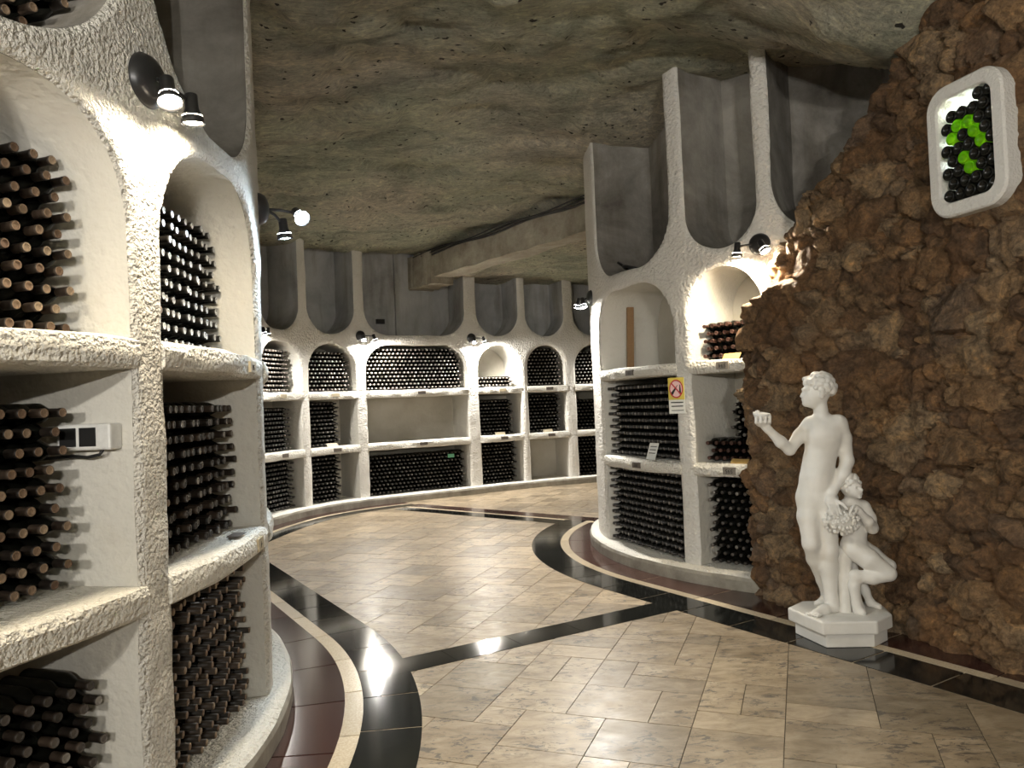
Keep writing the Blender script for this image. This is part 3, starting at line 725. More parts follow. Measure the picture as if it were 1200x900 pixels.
# right rack
def rpos(i, z0, rows, u_a, u_b, tip, seed, skip=None, rag=0.012):
    a, b = RB[i]; sc = (a + b) / 2; h = (b - a) / 2
    return stack_positions(PATH_R, sc, -h + u_a, h - u_b, z0, rows, tip, seed, skip, rag)
stuff_bottles(rpos(0, Z_S2, 11, 0.03, 0.02, -0.13, 11), 3, 4)
stuff_bottles(rpos(0, Z_PL, 12, 0.02, 0.02, -0.11, 12), 3, 4)
stuff_bottles(rpos(1, Z_PL, 11, 0.03, 0.02, -0.12, 13), 3, 4)
stuff_bottles(rpos(1, Z_S2, 8, 0.22, 0.02, -0.20, 14, lambda u, z, r, c: r < 3), 3, 4)
brown = rpos(1, Z_S1, 5, 0.05, 0.02, -0.12, 15)
place_bottles(brown, B_BRN, 'brown-foiled bottle, {r} row up, {l} from the sign post, above plate 594', 'brown-foiled bottles on the shelf of plate 594', 'foil_capped_bottle')
low595 = rpos(1, Z_S2, 3, 0.03, 0.02, -0.13, 16)
place_bottles(low595, B_BRN, 'reddish-foiled bottle, {r} row up, {l} from the sign post, above plate 595', 'bottles at the bottom of the niche of plate 595', 'foil_capped_bottle')
# far rack
def bpos(i, z0, rows, u_a, u_b, seed, arch=False, tip=-0.10, rows_skip=None):
    a, b = BB[i]; sc = (a + b) / 2; h = (b - a) / 2
    sk = arch_skip(a, b, 2.57, 0.40, sc, 0.0) if arch else rows_skip
    stuff_bottles(stack_positions(PATH_B, sc, -h + u_a, h - u_b, z0, rows, tip, seed, sk), 1 if arch else 3, 5 if arch else 6)
for i in range(6):
    if i != 3: bpos(i, Z_S1, 11 if i in (2, 4) else 10, 0.02, 0.03 if i else 0.1, 20 + i, True)
bpos(3, Z_S1, 3, 0.02, 0.05, 23, True)
for i, rows, ub in ((0, 10, 0.10), (1, 11, 0.22), (3, 10, 0.08), (4, 11, 0.06), (5, 9, 0.05)): bpos(i, Z_S2, rows, 0.02, ub, 30 + i)
for i, rows, ub in ((0, 12, 0.05), (1, 12, 0.24), (2, 10, 0.04), (3, 12, 0.06), (5, 12, 0.05)): bpos(i, Z_PL, rows, 0.02, ub, 40 + i)
for z, rows in ((Z_S1, 8), (Z_S2, 10), (Z_PL, 11)):
    stuff_bottles(stack_positions(PATH_B, BB[0][0] - 0.625, -0.45, 0.40, z, rows, -0.12, 90 + rows, None), 3, 6)
so = obj('stacked_bottles', np.concatenate(STUFF['v']).tolist(), STUFF['f'], [M_GLASS, M_NECK, M_CORK, M_FOILK, M_TIPDIM, M_TIPFAR, M_TIPDIM], None, STUFF['m'], True)
tag(so, 'hundreds of dark wine bottles stacked in the niches of the racks', 'bottles', kind='stuff')
print('stuff bottles', len(STUFF['v']))

# ------------------------------------------------------------------ wall lamps
def bell(mb, M, m=0):
    # spot head hanging along local -Z: closed cap at 0, open mouth at -0.115
    outer = [(0.0, 0.0), (0.018, -0.001), (0.024, -0.006), (0.025, -0.058), (0.030, -0.070), (0.040, -0.092), (0.044, -0.115)]
    inner = [(0.042, -0.115), (0.038, -0.093), (0.028, -0.072), (0.0, -0.070)]
    mb.lathe(outer + inner, 20, M, m, False)
def wall_lamp(name, label, base, n, t, col, watts, heads, z=None, dome_r=0.085):
    "heads: list of (offset along t, offset along n, drop, aim vector in (t, n, up))"
    B = Vector(base); n = Vector((n[0], n[1], 0)); t = Vector((t[0], t[1], 0)); up = Vector((0, 0, 1))
    root = empty(name, base); tag(root, label, 'wall lamp', 'two-headed black wall lamps')
    T = lambda a, b, c: t * a + n * b + up * c
    def loc(mb, nm, mat, par=root, smooth=True):
        o = mb.build(nm, mat, par, smooth); return o
    mb = MB(); Mb = axis_mat((0, 0, 0), n, (0, 0, 1))
    mb.lathe([(dome_r, -0.03), (dome_r, 0.006), (dome_r * 0.97, 0.014), (dome_r * 0.85, 0.032), (dome_r * 0.6, 0.046), (dome_r * 0.3, 0.053), (0, 0.055)], 28, Mb, 0, True); loc(mb, 'base', M_METAL)
    em = mat_emit('bulb_' + name, col, 60)
    for (ot, on, dr, aim) in heads:
        p0 = T(ot * 0.25, 0.04, 0); p1 = T(ot, on, dr)
        mb = MB(); mb.tube([p0, T(ot * 0.6, (0.04 + on) / 2, dr * 0.3), p1], 0.008, 8); loc(mb, 'arm', M_METAL)
        a = T(*aim).normalized(); top = p1 - a * 0.035; Mh = axis_mat(top, -a, t)
        mb = MB(); bell(mb, Mh); hd = loc(mb, 'lamp_head', M_METAL)
        mb = MB(); Mg = axis_mat(top + a * 0.104, a, t); mb.lathe([(0.037, -0.02), (0.037, 0.0), (0.025, 0.008), (0.0, 0.011)], 16, Mg, 0, False); loc(mb, 'bulb', em, hd)
        ld = bpy.data.lights.new('spot', 'SPOT'); ld.energy = watts; ld.color = col; ld.spot_size = 168 * DEG; ld.spot_blend = 0.6; ld.shadow_soft_size = 0.035
        lo = bpy.data.objects.new('lamp_light', ld); COL.objects.link(lo); lo.parent = root
        lo.matrix_local = axis_mat(top + a * 0.122, -a, t)
    return root
def lamp_on(path, s, z, label, col, watts, sgn=1, heads=None, off=0.0, dome=0.085):
    p, t, n = path.frame(s); heads = heads or [(0.02, 0.085, -0.02, (0.0, 0.25, -1)), (0.17 * sgn, 0.07, -0.01, (0.1 * sgn, -0.12, -1))]
    return wall_lamp('wall_lamp', label, path.P(s, off, z), n, t, col, watts, heads, None, dome)
lamp_on(PATH_L, -0.56, 2.765, 'two-headed black wall lamp on the post between the curved rack niches', WARM, LAMP_W * 0.62, 1, [(-0.03, 0.105, -0.04, (-0.30, 0.30, -1)), (0.15, 0.085, -0.03, (0.10, 0.0, -1))], 0.0, 0.098)
lamp_on(PATH_L, 0.86, 2.66, 'glaring cool white wall lamp on the far end of the curved rack', COOL, LAMP_W * 0.55, 1, [(0.0, 0.20, -0.02, (-0.75, 0.35, -0.55)), (0.10, 0.12, -0.06, (0.1, 0.1, -1))])
lamp_on(PATH_L, -1.93, 2.765, 'two-headed black wall lamp on the curved rack post beyond the socket box niche', WARM, LAMP_W * 0.25)
lamp_on(PATH_B, s_back(424.5), 2.71, 'black wall lamp between the far arch niche and the wide niche', NEUT, LAMP_W * 1.9, 1, [(0.0, 0.10, -0.02, (0.0, 0.2, -1)), (0.19, 0.09, -0.01, (0.35, 0.0, -1))])
lamp_on(PATH_B, s_back(554.5), 2.69, 'black wall lamp between the wide niche and the near-empty far arch', NEUT, LAMP_W * 1.9, 1, [(0.0, 0.10, -0.02, (0.0, 0.2, -1)), (0.19, 0.09, -0.01, (0.35, 0.0, -1))])
lamp_on(PATH_R, rb(-178.5), 2.62, 'wall lamp on the rounded end of the rack with the prohibition sign', NEUT, LAMP_W * 1.6, -1, [(-0.08, 0.13, -0.02, (0.0, 0.3, -1)), (0.02, 0.10, -0.03, (0.3, -0.1, -1))])
lamp_on(PATH_R, rb(-128.2), 2.70, 'wall lamp shining on the rubble stonework beside plate 594', WARM, LAMP_W * 1.0, -1, [(0.05, 0.10, -0.02, (0.55, 0.25, -1)), (-0.15, 0.075, -0.005, (-0.1, -0.05, -1))])

lamp_on(PATH_B, BB[5][1] + 0.12, 2.70, 'added fill lamp on the far rack hidden behind the rack with the prohibition sign', NEUT, LAMP_W * 1.5)  # added out of view to brighten the far rack
lamp_on(PATH_B, BB[0][0] - 0.075, 2.70, 'added fill lamp on the far rack hidden behind the curved rack', NEUT, LAMP_W * 1.0)  # second unseen lamp, also added to brighten the far rack
# unseen lamps added for fill behind the photographer: same fittings, some heads turned up to the vault
UPD = [(-0.06, 0.10, 0.02, (-0.3, 0.7, 0.85)), (0.14, 0.10, 0.0, (0.3, 1.0, 0.30))]
lamp_on(PATH_L, -3.35, 2.5, 'added fill lamp turned up to the vault at the near end of the curved rack', NEUT, FILL_W, 1, UPD)
wall_lamp('wall_lamp', 'added fill lamp turned up to the vault on the plain end wall', (0.8, -3.4, 2.4), (0, 1), (-1, 0), NEUT, FILL_W * 1.6, UPD)
wall_lamp('wall_lamp', 'added fill lamp on the plain end wall beside the gallery corner', (-1.6, -3.4, 2.4), (0, 1), (-1, 0), NEUT, FILL_W * 1.6, UPD)
# ------------------------------------------------------------------ ceiling beam and cables
beam = empty('ceiling_beam', (0, 11.6, 3.78)); tag(beam, 'diagonal concrete beam carrying the low far roof', 'beam', kind='structure')
A = Vector((-1.55, 13.45, 0)); Bv = Vector((2.2, 8.55, 0)); tt = (Bv - A).normalized(); nn = Vector((tt.y, -tt.x, 0))
def beam_box(name, a, b, w0, w1, z0, z1, mat):
    mb = MB(); n = 26; V = []; F = []
    for k in range(n + 1):
        p = A + tt * (a + (b - a) * k / n)
        for q, (w, z) in enumerate(((w0, z0), (w1, z0), (w1, z1), (w0, z1))):
            j = 0.018 * (2 * vnoise(k * 0.7, q * 3.1, 77) - 1); V.append(tuple(p + nn * (w + float(j)) + Vector((0, 0, z + float(j)))))
    for k in range(n):
        for q in range(4): F.append((4 * k + q, 4 * k + (q + 1) % 4, 4 * k + 4 + (q + 1) % 4, 4 * k + 4 + q))
    F += [(0, 1, 2, 3), (4 * n + 3, 4 * n + 2, 4 * n + 1, 4 * n)]
    V = [(v[0], v[1] - 11.6, v[2] - 3.78) for v in V]
    mb.add(V, F); return mb.build(name, mat, beam)
beam_box('beam_body', 0.35, (Bv - A).length, -0.2, 0.16, 3.70, 4.12, M_CONC)
beam_box('beam_bracket', -0.1, 0.75, -0.22, 0.22, 3.58, 4.14, M_CONC)
for k in range(3):
    pts = [tuple(A + tt * (0.2 + (Bv - A).length * i / 24) + nn * (0.185 + 0.02 * k) + Vector((0, 0, 4.08 + 0.022 * k - 0.02 * math.sin(i * 0.9 + k)))) for i in range(24)]
    mb = MB(); mb.tube(pts, 0.016 - 0.003 * k, 7); o = mb.build('electric_cable', M_CABLE, None, True)
    tag(o, ('thickest', 'medium', 'thinnest')[k] + ' black cable clipped along the top edge of the ceiling beam', 'cable', 'cables along the ceiling beam')

# ------------------------------------------------------------------ rubble stone wall
WIN_T, WIN_Z, WIN_W, WIN_H = None, 2.87, 0.50, 0.74
PATH_W = Poly([(2.30, 6.20), (1.98, 6.13), (1.775, 5.98), (1.775, 5.80), (1.93, 5.42), (2.16, 5.08), (2.38, 4.82), (2.50, 4.45), (2.62, 4.02), (2.84, 3.4), (3.15, 2.5), (3.45, 1.4), (3.6, 0.4)])
def wall_hit(px, py):
    d = _f * 900 + _rt * (px - 600) + _up * (450 - py); P = PATH_W.pts; cr = P[:, 0] * d.y - P[:, 1] * d.x
    for i in range(1, len(P)):
        if cr[i - 1] * cr[i] <= 0 and P[i, 1] < 5.7:
            u = cr[i - 1] / (cr[i - 1] - cr[i]); s = PATH_W.s[i - 1] + u * (PATH_W.s[i] - PATH_W.s[i - 1])
            p = PATH_W.xy(s); return s, EYE + d.z * (p[1] / d.y)
WIN_T, WIN_Z = wall_hit(1140, 170)
T_TIP = PATH_W.s[np.argmin(np.hypot(PATH_W.pts[:, 0] - 1.70, PATH_W.pts[:, 1] - 5.88))]
print('window at', WIN_T, WIN_Z, 'tip', T_TIP)
def build_rubble():
    root = empty('wall_rubble', (2.4, 4.8, 0)); tag(root, 'rubble stone wall of brown and ochre boulders', 'wall', kind='structure')
    dt = 0.019; ts = np.arange(0, PATH_W.L - 0.2, dt); zs = np.arange(-0.02, 4.55, dt)
    T, Z = np.meshgrid(ts, zs, indexing='ij')
    # seeds: irregular sizes, flatter courses
    rr = np.random.default_rng(3); pts = []; rad = []
    tries = 0
    while tries < 26000:
        tries += 1
        t = rr.uniform(-0.1, PATH_W.L); z = rr.uniform(-0.1, 4.65); big = tries < 2500
        r = rr.uniform(0.085, 0.15) if big else rr.uniform(0.040, 0.085)
        if pts:
            P = np.array(pts); d = np.hypot((P[:, 0] - t) * 0.85, (P[:, 1] - z) * 1.15)
            if np.any(d < (np.array(rad) + r) * 0.80): continue
        pts.append((t, z)); rad.append(r)
    P = np.array(pts); W = np.array(rad); n = len(P)
    wt = T + 0.055 * (fbm(T * 7, Z * 7, 1, 3) - 0.5) * 2; wz = Z + 0.055 * (fbm(T * 7, Z * 7, 50, 3) - 0.5) * 2
    F1 = np.full(T.shape, 1e9); F2 = F1.copy(); ID = np.zeros(T.shape, int)
    for i in range(n):
        d = np.hypot((wt - P[i, 0]) * 0.85, (wz - P[i, 1]) * 1.15) - W[i]
        m1 = d < F1; F2 = np.where(m1, F1, np.minimum(F2, d)); ID = np.where(m1, i, ID); F1 = np.where(m1, d, F1)
    e = np.clip((F2 - F1) / 0.034, 0, 1); dome = 1 - (1 - e) ** 2.0
    proud = rr.uniform(0.0, 1.0, n) ** 1.3; tx = rr.uniform(-0.32, 0.32, n); tz = rr.uniform(-0.40, 0.25, n)
    FAC = np.full(T.shape, 9.0)
    for k in range(5):
        aa = rr.uniform(0, 2 * math.pi, n); gg = rr.uniform(0.15, 0.75, n); cc = rr.uniform(0.0, 0.025, n)
        FAC = np.minimum(FAC, cc[ID] + gg[ID] * ((wt - P[ID, 0]) * np.cos(aa)[ID] + (wz - P[ID, 1]) * np.sin(aa)[ID]))
    H = dome * (0.045 + 0.055 * proud[ID] * np.clip(W[ID] / 0.1, 0.5, 1.3) + np.clip(FAC, -0.06, 0.03)) + dome * (tx[ID] * (T - P[ID, 0]) + tz[ID] * (Z - P[ID, 1])) * 0.5
    H += 0.034 * (fbm(T * 12, Z * 12, 7, 4, 0.6) - 0.5) * 2 * (0.5 + 0.5 * dome) + 0.045 * (1 - np.abs(2 * fbm(T * 5, Z * 6.5, 17, 5, 0.62) - 1) - 0.6) + 0.022 * (1 - np.abs(2 * fbm(T * 15, Z * 19, 117, 3, 0.6) - 1) - 0.6)
    H += 0.10 * (fbm(T * 1.1, Z * 1.1, 27, 2) - 0.5) - 0.10
    ss = lambda x: np.clip(x, 0, 1) ** 2 * (3 - 2 * np.clip(x, 0, 1))
    # the lower stonework stands proud like a buttress with a ledge on top
    tb = T - T_TIP
    ledge = 2.19 - 0.12 * ss(-tb / 0.2) + 0.10 * ss(tb / 0.5) + 0.05 * (fbm(T * 4, Z * 0, 61, 2) - 0.5)
    push = 0.25 * ss((1.05 - tb) / 0.95) * ss((Z - ledge) / 0.10)
    H = H - push
    H += 0.05 * ss((0.35 - Z) / 0.35) * ss((tb - 0.9) / 0.5)          # boulders spread at the foot
    # top outline of the broken stonework
    ztop = np.interp(tb, [-0.6, -0.1, 0.25, 0.62, 0.95, 1.35, 1.6, 2.2], [2.30, 2.45, 2.62, 2.86, 3.08, 3.50, 4.4, 4.6]) + 0.12 * (fbm(T * 5, Z * 0 + 3, 71, 3) - 0.5)
    over = np.maximum(0, Z - ztop); H = H - np.minimum(over * 1.6, 0.42); Zp = np.minimum(Z, ztop) + over * 0.10
    # flatten around the window so that its frame sits on the stones
    ww = np.maximum(np.abs(T - WIN_T) - WIN_W / 2 - 0.03, np.abs(Z - WIN_Z) - WIN_H / 2 - 0.03)
    kw = ss((ww + 0.05) / 0.08); H = H * kw - 0.005 * (1 - kw)
    # positions
    fr = [PATH_W.frame(t) for t in ts]
    px = np.array([f[0][0] for f in fr])[:, None]; py = np.array([f[0][1] for f in fr])[:, None]
    nx = np.array([f[2][0] for f in fr])[:, None]; ny = np.array([f[2][1] for f in fr])[:, None]
    X = px + nx * H - 2.4; Y = py + ny * H - 4.8
    V = np.stack([X, Y, Zp], -1)
    ni, nj = T.shape
    inside = (np.abs(T - WIN_T) < WIN_W / 2 - 0.05) & (np.abs(Z - WIN_Z) < WIN_H / 2 - 0.05)
    fid = ID[:-1, :-1]; keep = ~(inside[:-1, :-1] & inside[1:, 1:] & inside[1:, :-1] & inside[:-1, 1:])
    # faces per stone
    I, J = np.nonzero(keep); S = fid[I, J]
    order = np.argsort(S, kind='stable'); I, J, S = I[order], J[order], S[order]
    bounds = np.searchsorted(S, np.arange(n + 1))
    # rank stones by their size in view
    score = np.zeros(n)
    for i in range(n):
        k0, k1 = bounds[i], bounds[i + 1]
        if k1 <= k0: continue
        c = PATH_W.xy(P[i, 0]); ydep = c[1]; zz = (P[i, 1] - EYE) / max(ydep, 0.3)
        vis = ydep > 3.0 and c[0] / ydep < 0.72 and zz < 0.55 and P[i, 0] > T_TIP - 0.12
        score[i] = (k1 - k0) / max(ydep, 0.3) ** 2 * (1 if vis else 1e-4)
    top = set(np.argsort(-score)[:300].tolist()); flip = False
    rest = MB(); rv = []; rf = []
    for i in range(n):
        k0, k1 = bounds[i], bounds[i + 1]
        if k1 <= k0: continue
        ii, jj = I[k0:k1], J[k0:k1]
        q = np.stack([ii * nj + jj, (ii + 1) * nj + jj, (ii + 1) * nj + jj + 1, ii * nj + jj + 1], -1)
        u, inv = np.unique(q, return_inverse=True); inv = inv.reshape(q.shape)
        vv = V[u // nj, u % nj]
        if i in top: obj('stone', vv.tolist(), inv.tolist(), M_ROCK, root, smooth=True)
        else:
            base = build_rubble.cnt; build_rubble.cnt += len(vv)
            rv.append(vv); rf += (inv + base).tolist()
    o = obj('small_rubble', np.concatenate(rv).tolist(), rf, M_ROCK, root, smooth=True); tag(o, kind='stuff')
    print('stones', n)
    return root
build_rubble.cnt = 0
build_rubble()

# --- bottle window in the rubble wall
def build_window():
    p, t, n = PATH_W.frame(WIN_T); t = Vector((t[0], t[1], 0)); n = Vector((n[0], n[1], 0)); up = Vector((0, 0, 1)); o = Vector((p[0], p[1], WIN_Z)) + n * 0.004
    root = empty('niche_window', tuple(o)); tag(root, 'white rounded frame around backlit green bottles in the rubble wall', 'niche window')
    def rr_pts(w, h, r, m=7):
        P = []
        for cx, cy, a0 in ((w / 2 - r, h / 2 - r, 0), (-w / 2 + r, h / 2 - r, 90), (-w / 2 + r, -h / 2 + r, 180), (w / 2 - r, -h / 2 + r, 270)):
            for k in range(m + 1):
                a = (a0 + 90 * k / m) * DEG; P.append((cx + r * math.cos(a), cy + r * math.sin(a)))
        return P
    W = lambda a, b, c: tuple(t * a + up * b + n * c)
    rings = [(WIN_W, WIN_H, 0.13, -0.08), (WIN_W, WIN_H, 0.13, 0.045), (WIN_W - 0.02, WIN_H - 0.02, 0.125, 0.058), (WIN_W - 0.135, WIN_H - 0.145, 0.075, 0.058), (WIN_W - 0.15, WIN_H - 0.16, 0.07, 0.045), (WIN_W - 0.15, WIN_H - 0.16, 0.07, -0.03)]
    V = []; F = []
    for (w, h, r, d) in rings: V += [W(a, b, d) for a, b in rr_pts(w, h, r)]
    m = len(rr_pts(1, 1, .1))
    for i in range(len(rings) - 1):
        for k in range(m): F.append((i * m + k, i * m + (k + 1) % m, (i + 1) * m + (k + 1) % m, (i + 1) * m + k))
    obj('frame', V, F, M_FRAME, root)
    # lit box behind
    w, h = WIN_W / 2 - 0.078, WIN_H / 2 - 0.083; w2, h2 = w + 0.02, h + 0.02; d0, d1 = -0.028, -0.62
    V = [W(-w2, -h2 + 0.02, d0), W(w2, -h2 + 0.02, d0), W(w2, h2, d0), W(-w2, h2, d0), W(-w2, -h2 + 0.02, d1), W(w2, -h2 + 0.02, d1), W(w2, h2, d1), W(-w2, h2, d1)]
    obj('recess', V, [(4, 5, 6, 7), (0, 1, 5, 4), (1, 2, 6, 5), (2, 3, 7, 6), (3, 0, 4, 7)], M_NICHE, root)
    ld = bpy.data.lights.new('recess_light', 'POINT'); ld.energy = 34; ld.color = (0.85, 1.0, 0.95); ld.shadow_soft_size = 0.05
    lo = bpy.data.objects.new('recess_light', ld); COL.objects.link(lo); lo.parent = root; lo.location = W(0.0, 0.02, -0.50)
    # bottles, bases outward
    R = Matrix.Rotation(math.pi / 2, 4, 'X')
    prof = [(0.0, 0.022), (0.012, 0.019), (0.022, 0.008), (0.030, 0.0), (0.034, 0.002), (BR - 0.001, 0.010), (BR - 0.001, 0.172), (0.030, 0.196), (0.0185, 0.222), (0.0148, 0.242), (0.0148, 0.30), (0, 0.30)]
    me = []
    for mt in (M_GLASS, M_GREEN):
        mb = MB(); mb.lathe(prof, 18, R, 0, False); me.append(mesh_data('base_out_bottle', mb.v, mb.f, [mt], mb.m, True))
    # local bottle axis after R: base at y=0, neck towards -y ; neck must point into the wall (-n)
    ang = math.atan2(n.y, n.x) - math.pi / 2
    green = [(0.067, 0.357), (0.041, 0.29), (0.134, 0.375), (0.175, 0.375), (0.19, 0.32), (0.18, 0.247), (0.142, 0.185), (0.111, 0.12)]
    dim = [(0.067, 0.052), (0.17, 0.045), (0.20, 0.075)]
    U0 = -w + 0.003; allp = [(r, c, BR * (r % 2) + c * 2 * BR, r * ROW) for r in range(9) for c in range(6)]
    gset = {min(allp, key=lambda q: math.hypot(q[2] - a, q[3] - b))[:2] for a, b in green}
    for r in range(9):
        for c in range(6):
            u = BR * (1 + (r % 2)) + c * 2 * BR; v = BR + 0.001 + r * ROW
            if u + BR > 2 * w + 0.02: continue
            top = 0.50 + 0.07 * (u / (2 * w))
            if v > top: continue
            g = (r, c) in gset
            o2 = bpy.data.objects.new('green_bottle' if g else 'upturned_bottle', me[1] if g else me[0]); COL.objects.link(o2)
            q = o + t * (U0 + u) + up * (-h + v) + n * (0.046 - 0.008 * random.random()); o2.location = q; o2.rotation_euler = (0, 0, ang)
            if g: tag(o2, f'glowing green bottle base, {ORD[r]} row up, {ORD[c]} from the rack side of the framed niche', 'bottle', 'glowing green bottles in the wall niche')
            else: tag(o2, f'black bottle base, {ORD[r]} row up, {ORD[c]} from the rack side of the framed niche', 'bottle', 'dark bottles in the wall niche')
build_window()

# ------------------------------------------------------------------ statue (implicit surfaces meshed with surface nets)
def surface_net(F, org, h):
    ins = F < 0; nx, ny, nz = F.shape
    acc = np.zeros((nx - 1, ny - 1, nz - 1, 3)); cnt = np.zeros((nx - 1, ny - 1, nz - 1))
    cor = [(i, j, k) for i in (0, 1) for j in (0, 1) for k in (0, 1)]
    sl = lambda c: F[c[0]:nx - 1 + c[0], c[1]:ny - 1 + c[1], c[2]:nz - 1 + c[2]]
    for a in cor:
        for ax in range(3):
            if a[ax]: continue
            b = list(a); b[ax] = 1; fa, fb = sl(a), sl(tuple(b)); m = (fa < 0) != (fb < 0)
            t = np.where(m, fa / np.where(m, fa - fb, 1), 0); p = np.zeros(acc.shape) + np.array(a, float); p[..., ax] += t
            acc += p * m[..., None]; cnt += m
    act = cnt > 0; idx = -np.ones(cnt.shape, int); idx[act] = np.arange(act.sum())
    I = np.argwhere(act); V = (I + acc[act] / cnt[act][:, None]) * h + org; Q = []
    for ax in range(3):
        b, c = [x for x in range(3) if x != ax]
        A = ins; sh = [slice(None)] * 3; sh2 = [slice(None)] * 3; sh[ax] = slice(0, -1); sh2[ax] = slice(1, None)
        a0, a1 = A[tuple(sh)], A[tuple(sh2)]; E = np.argwhere(a0 != a1); ok = (E[:, b] > 0) & (E[:, c] > 0) & (E[:, b] < A.shape[b] - 1) & (E[:, c] < A.shape[c] - 1); E = E[ok]
        s0 = a0[tuple(E.T)]
        def cell(db, dc): e = E.copy(); e[:, b] -= db; e[:, c] -= dc; return idx[tuple(e.T)]
        q = np.stack([cell(1, 1), cell(0, 1), cell(0, 0), cell(1, 0)], -1)
        flip = s0 if ax != 1 else ~s0
        q = np.where(flip[:, None], q, q[:, ::-1]); Q.append(q)
    return V, np.concatenate(Q)
class Blob:
    def __init__(s, lo, hi, h):
        s.h = h; s.org = np.array(lo, float); s.n = np.ceil((np.array(hi) - lo) / h).astype(int) + 1; s.F = np.full(s.n, 0.5)
    def _box(s, lo, hi):
        a = np.clip(np.floor((np.array(lo) - s.org) / s.h).astype(int), 0, s.n); b = np.clip(np.ceil((np.array(hi) - s.org) / s.h).astype(int) + 1, 0, s.n)
        ax = [s.org[i] + s.h * np.arange(a[i], b[i]) for i in range(3)]
        return tuple(slice(a[i], b[i]) for i in range(3)), np.meshgrid(*ax, indexing='ij')
    def _mix(s, sl, d, k, sub=False):
        f = s.F[sl]
        if f.size == 0: return
        if sub: s.F[sl] = np.maximum(f, -d); return
        hh = np.clip(0.5 + 0.5 * (f - d) / k, 0, 1); s.F[sl] = f * (1 - hh) + d * hh - k * hh * (1 - hh)
    def cone(s, a, b, ra, rb, k=0.02):
        a = np.array(a, float); b = np.array(b, float); m = max(ra, rb) + 3 * k + 0.02
        sl, (X, Y, Z) = s._box(np.minimum(a, b) - m, np.maximum(a, b) + m)
        ab = b - a; L = ab @ ab + 1e-9
        t = np.clip(((X - a[0]) * ab[0] + (Y - a[1]) * ab[1] + (Z - a[2]) * ab[2]) / L, 0, 1)
        d = np.sqrt((X - a[0] - t * ab[0]) ** 2 + (Y - a[1] - t * ab[1]) ** 2 + (Z - a[2] - t * ab[2]) ** 2) - (ra + (rb - ra) * t)
        s._mix(sl, d, k)
    def chain(s, pts, k=0.02):
        for (p, r), (q, r2) in zip(pts[:-1], pts[1:]): s.cone(p, q, r, r2, k)
    def ell(s, c, r, k=0.02, sub=False):
        c = np.array(c, float); r = np.array(r, float); m = r.max() + 3 * k + 0.02
        sl, (X, Y, Z) = s._box(c - m, c + m)
        q = np.sqrt(((X - c[0]) / r[0]) ** 2 + ((Y - c[1]) / r[1]) ** 2 + ((Z - c[2]) / r[2]) ** 2)
        q2 = np.sqrt(((X - c[0]) / r[0] ** 2) ** 2 + ((Y - c[1]) / r[1] ** 2) ** 2 + ((Z - c[2]) / r[2] ** 2) ** 2) + 1e-9
        s._mix(sl, q * (q - 1) / q2, k, sub)
    def mesh(s, name, mat, parent):
        V, Q = surface_net(s.F, s.org, s.h)
        return obj(name, V.tolist(), Q.tolist(), mat, parent, smooth=True)
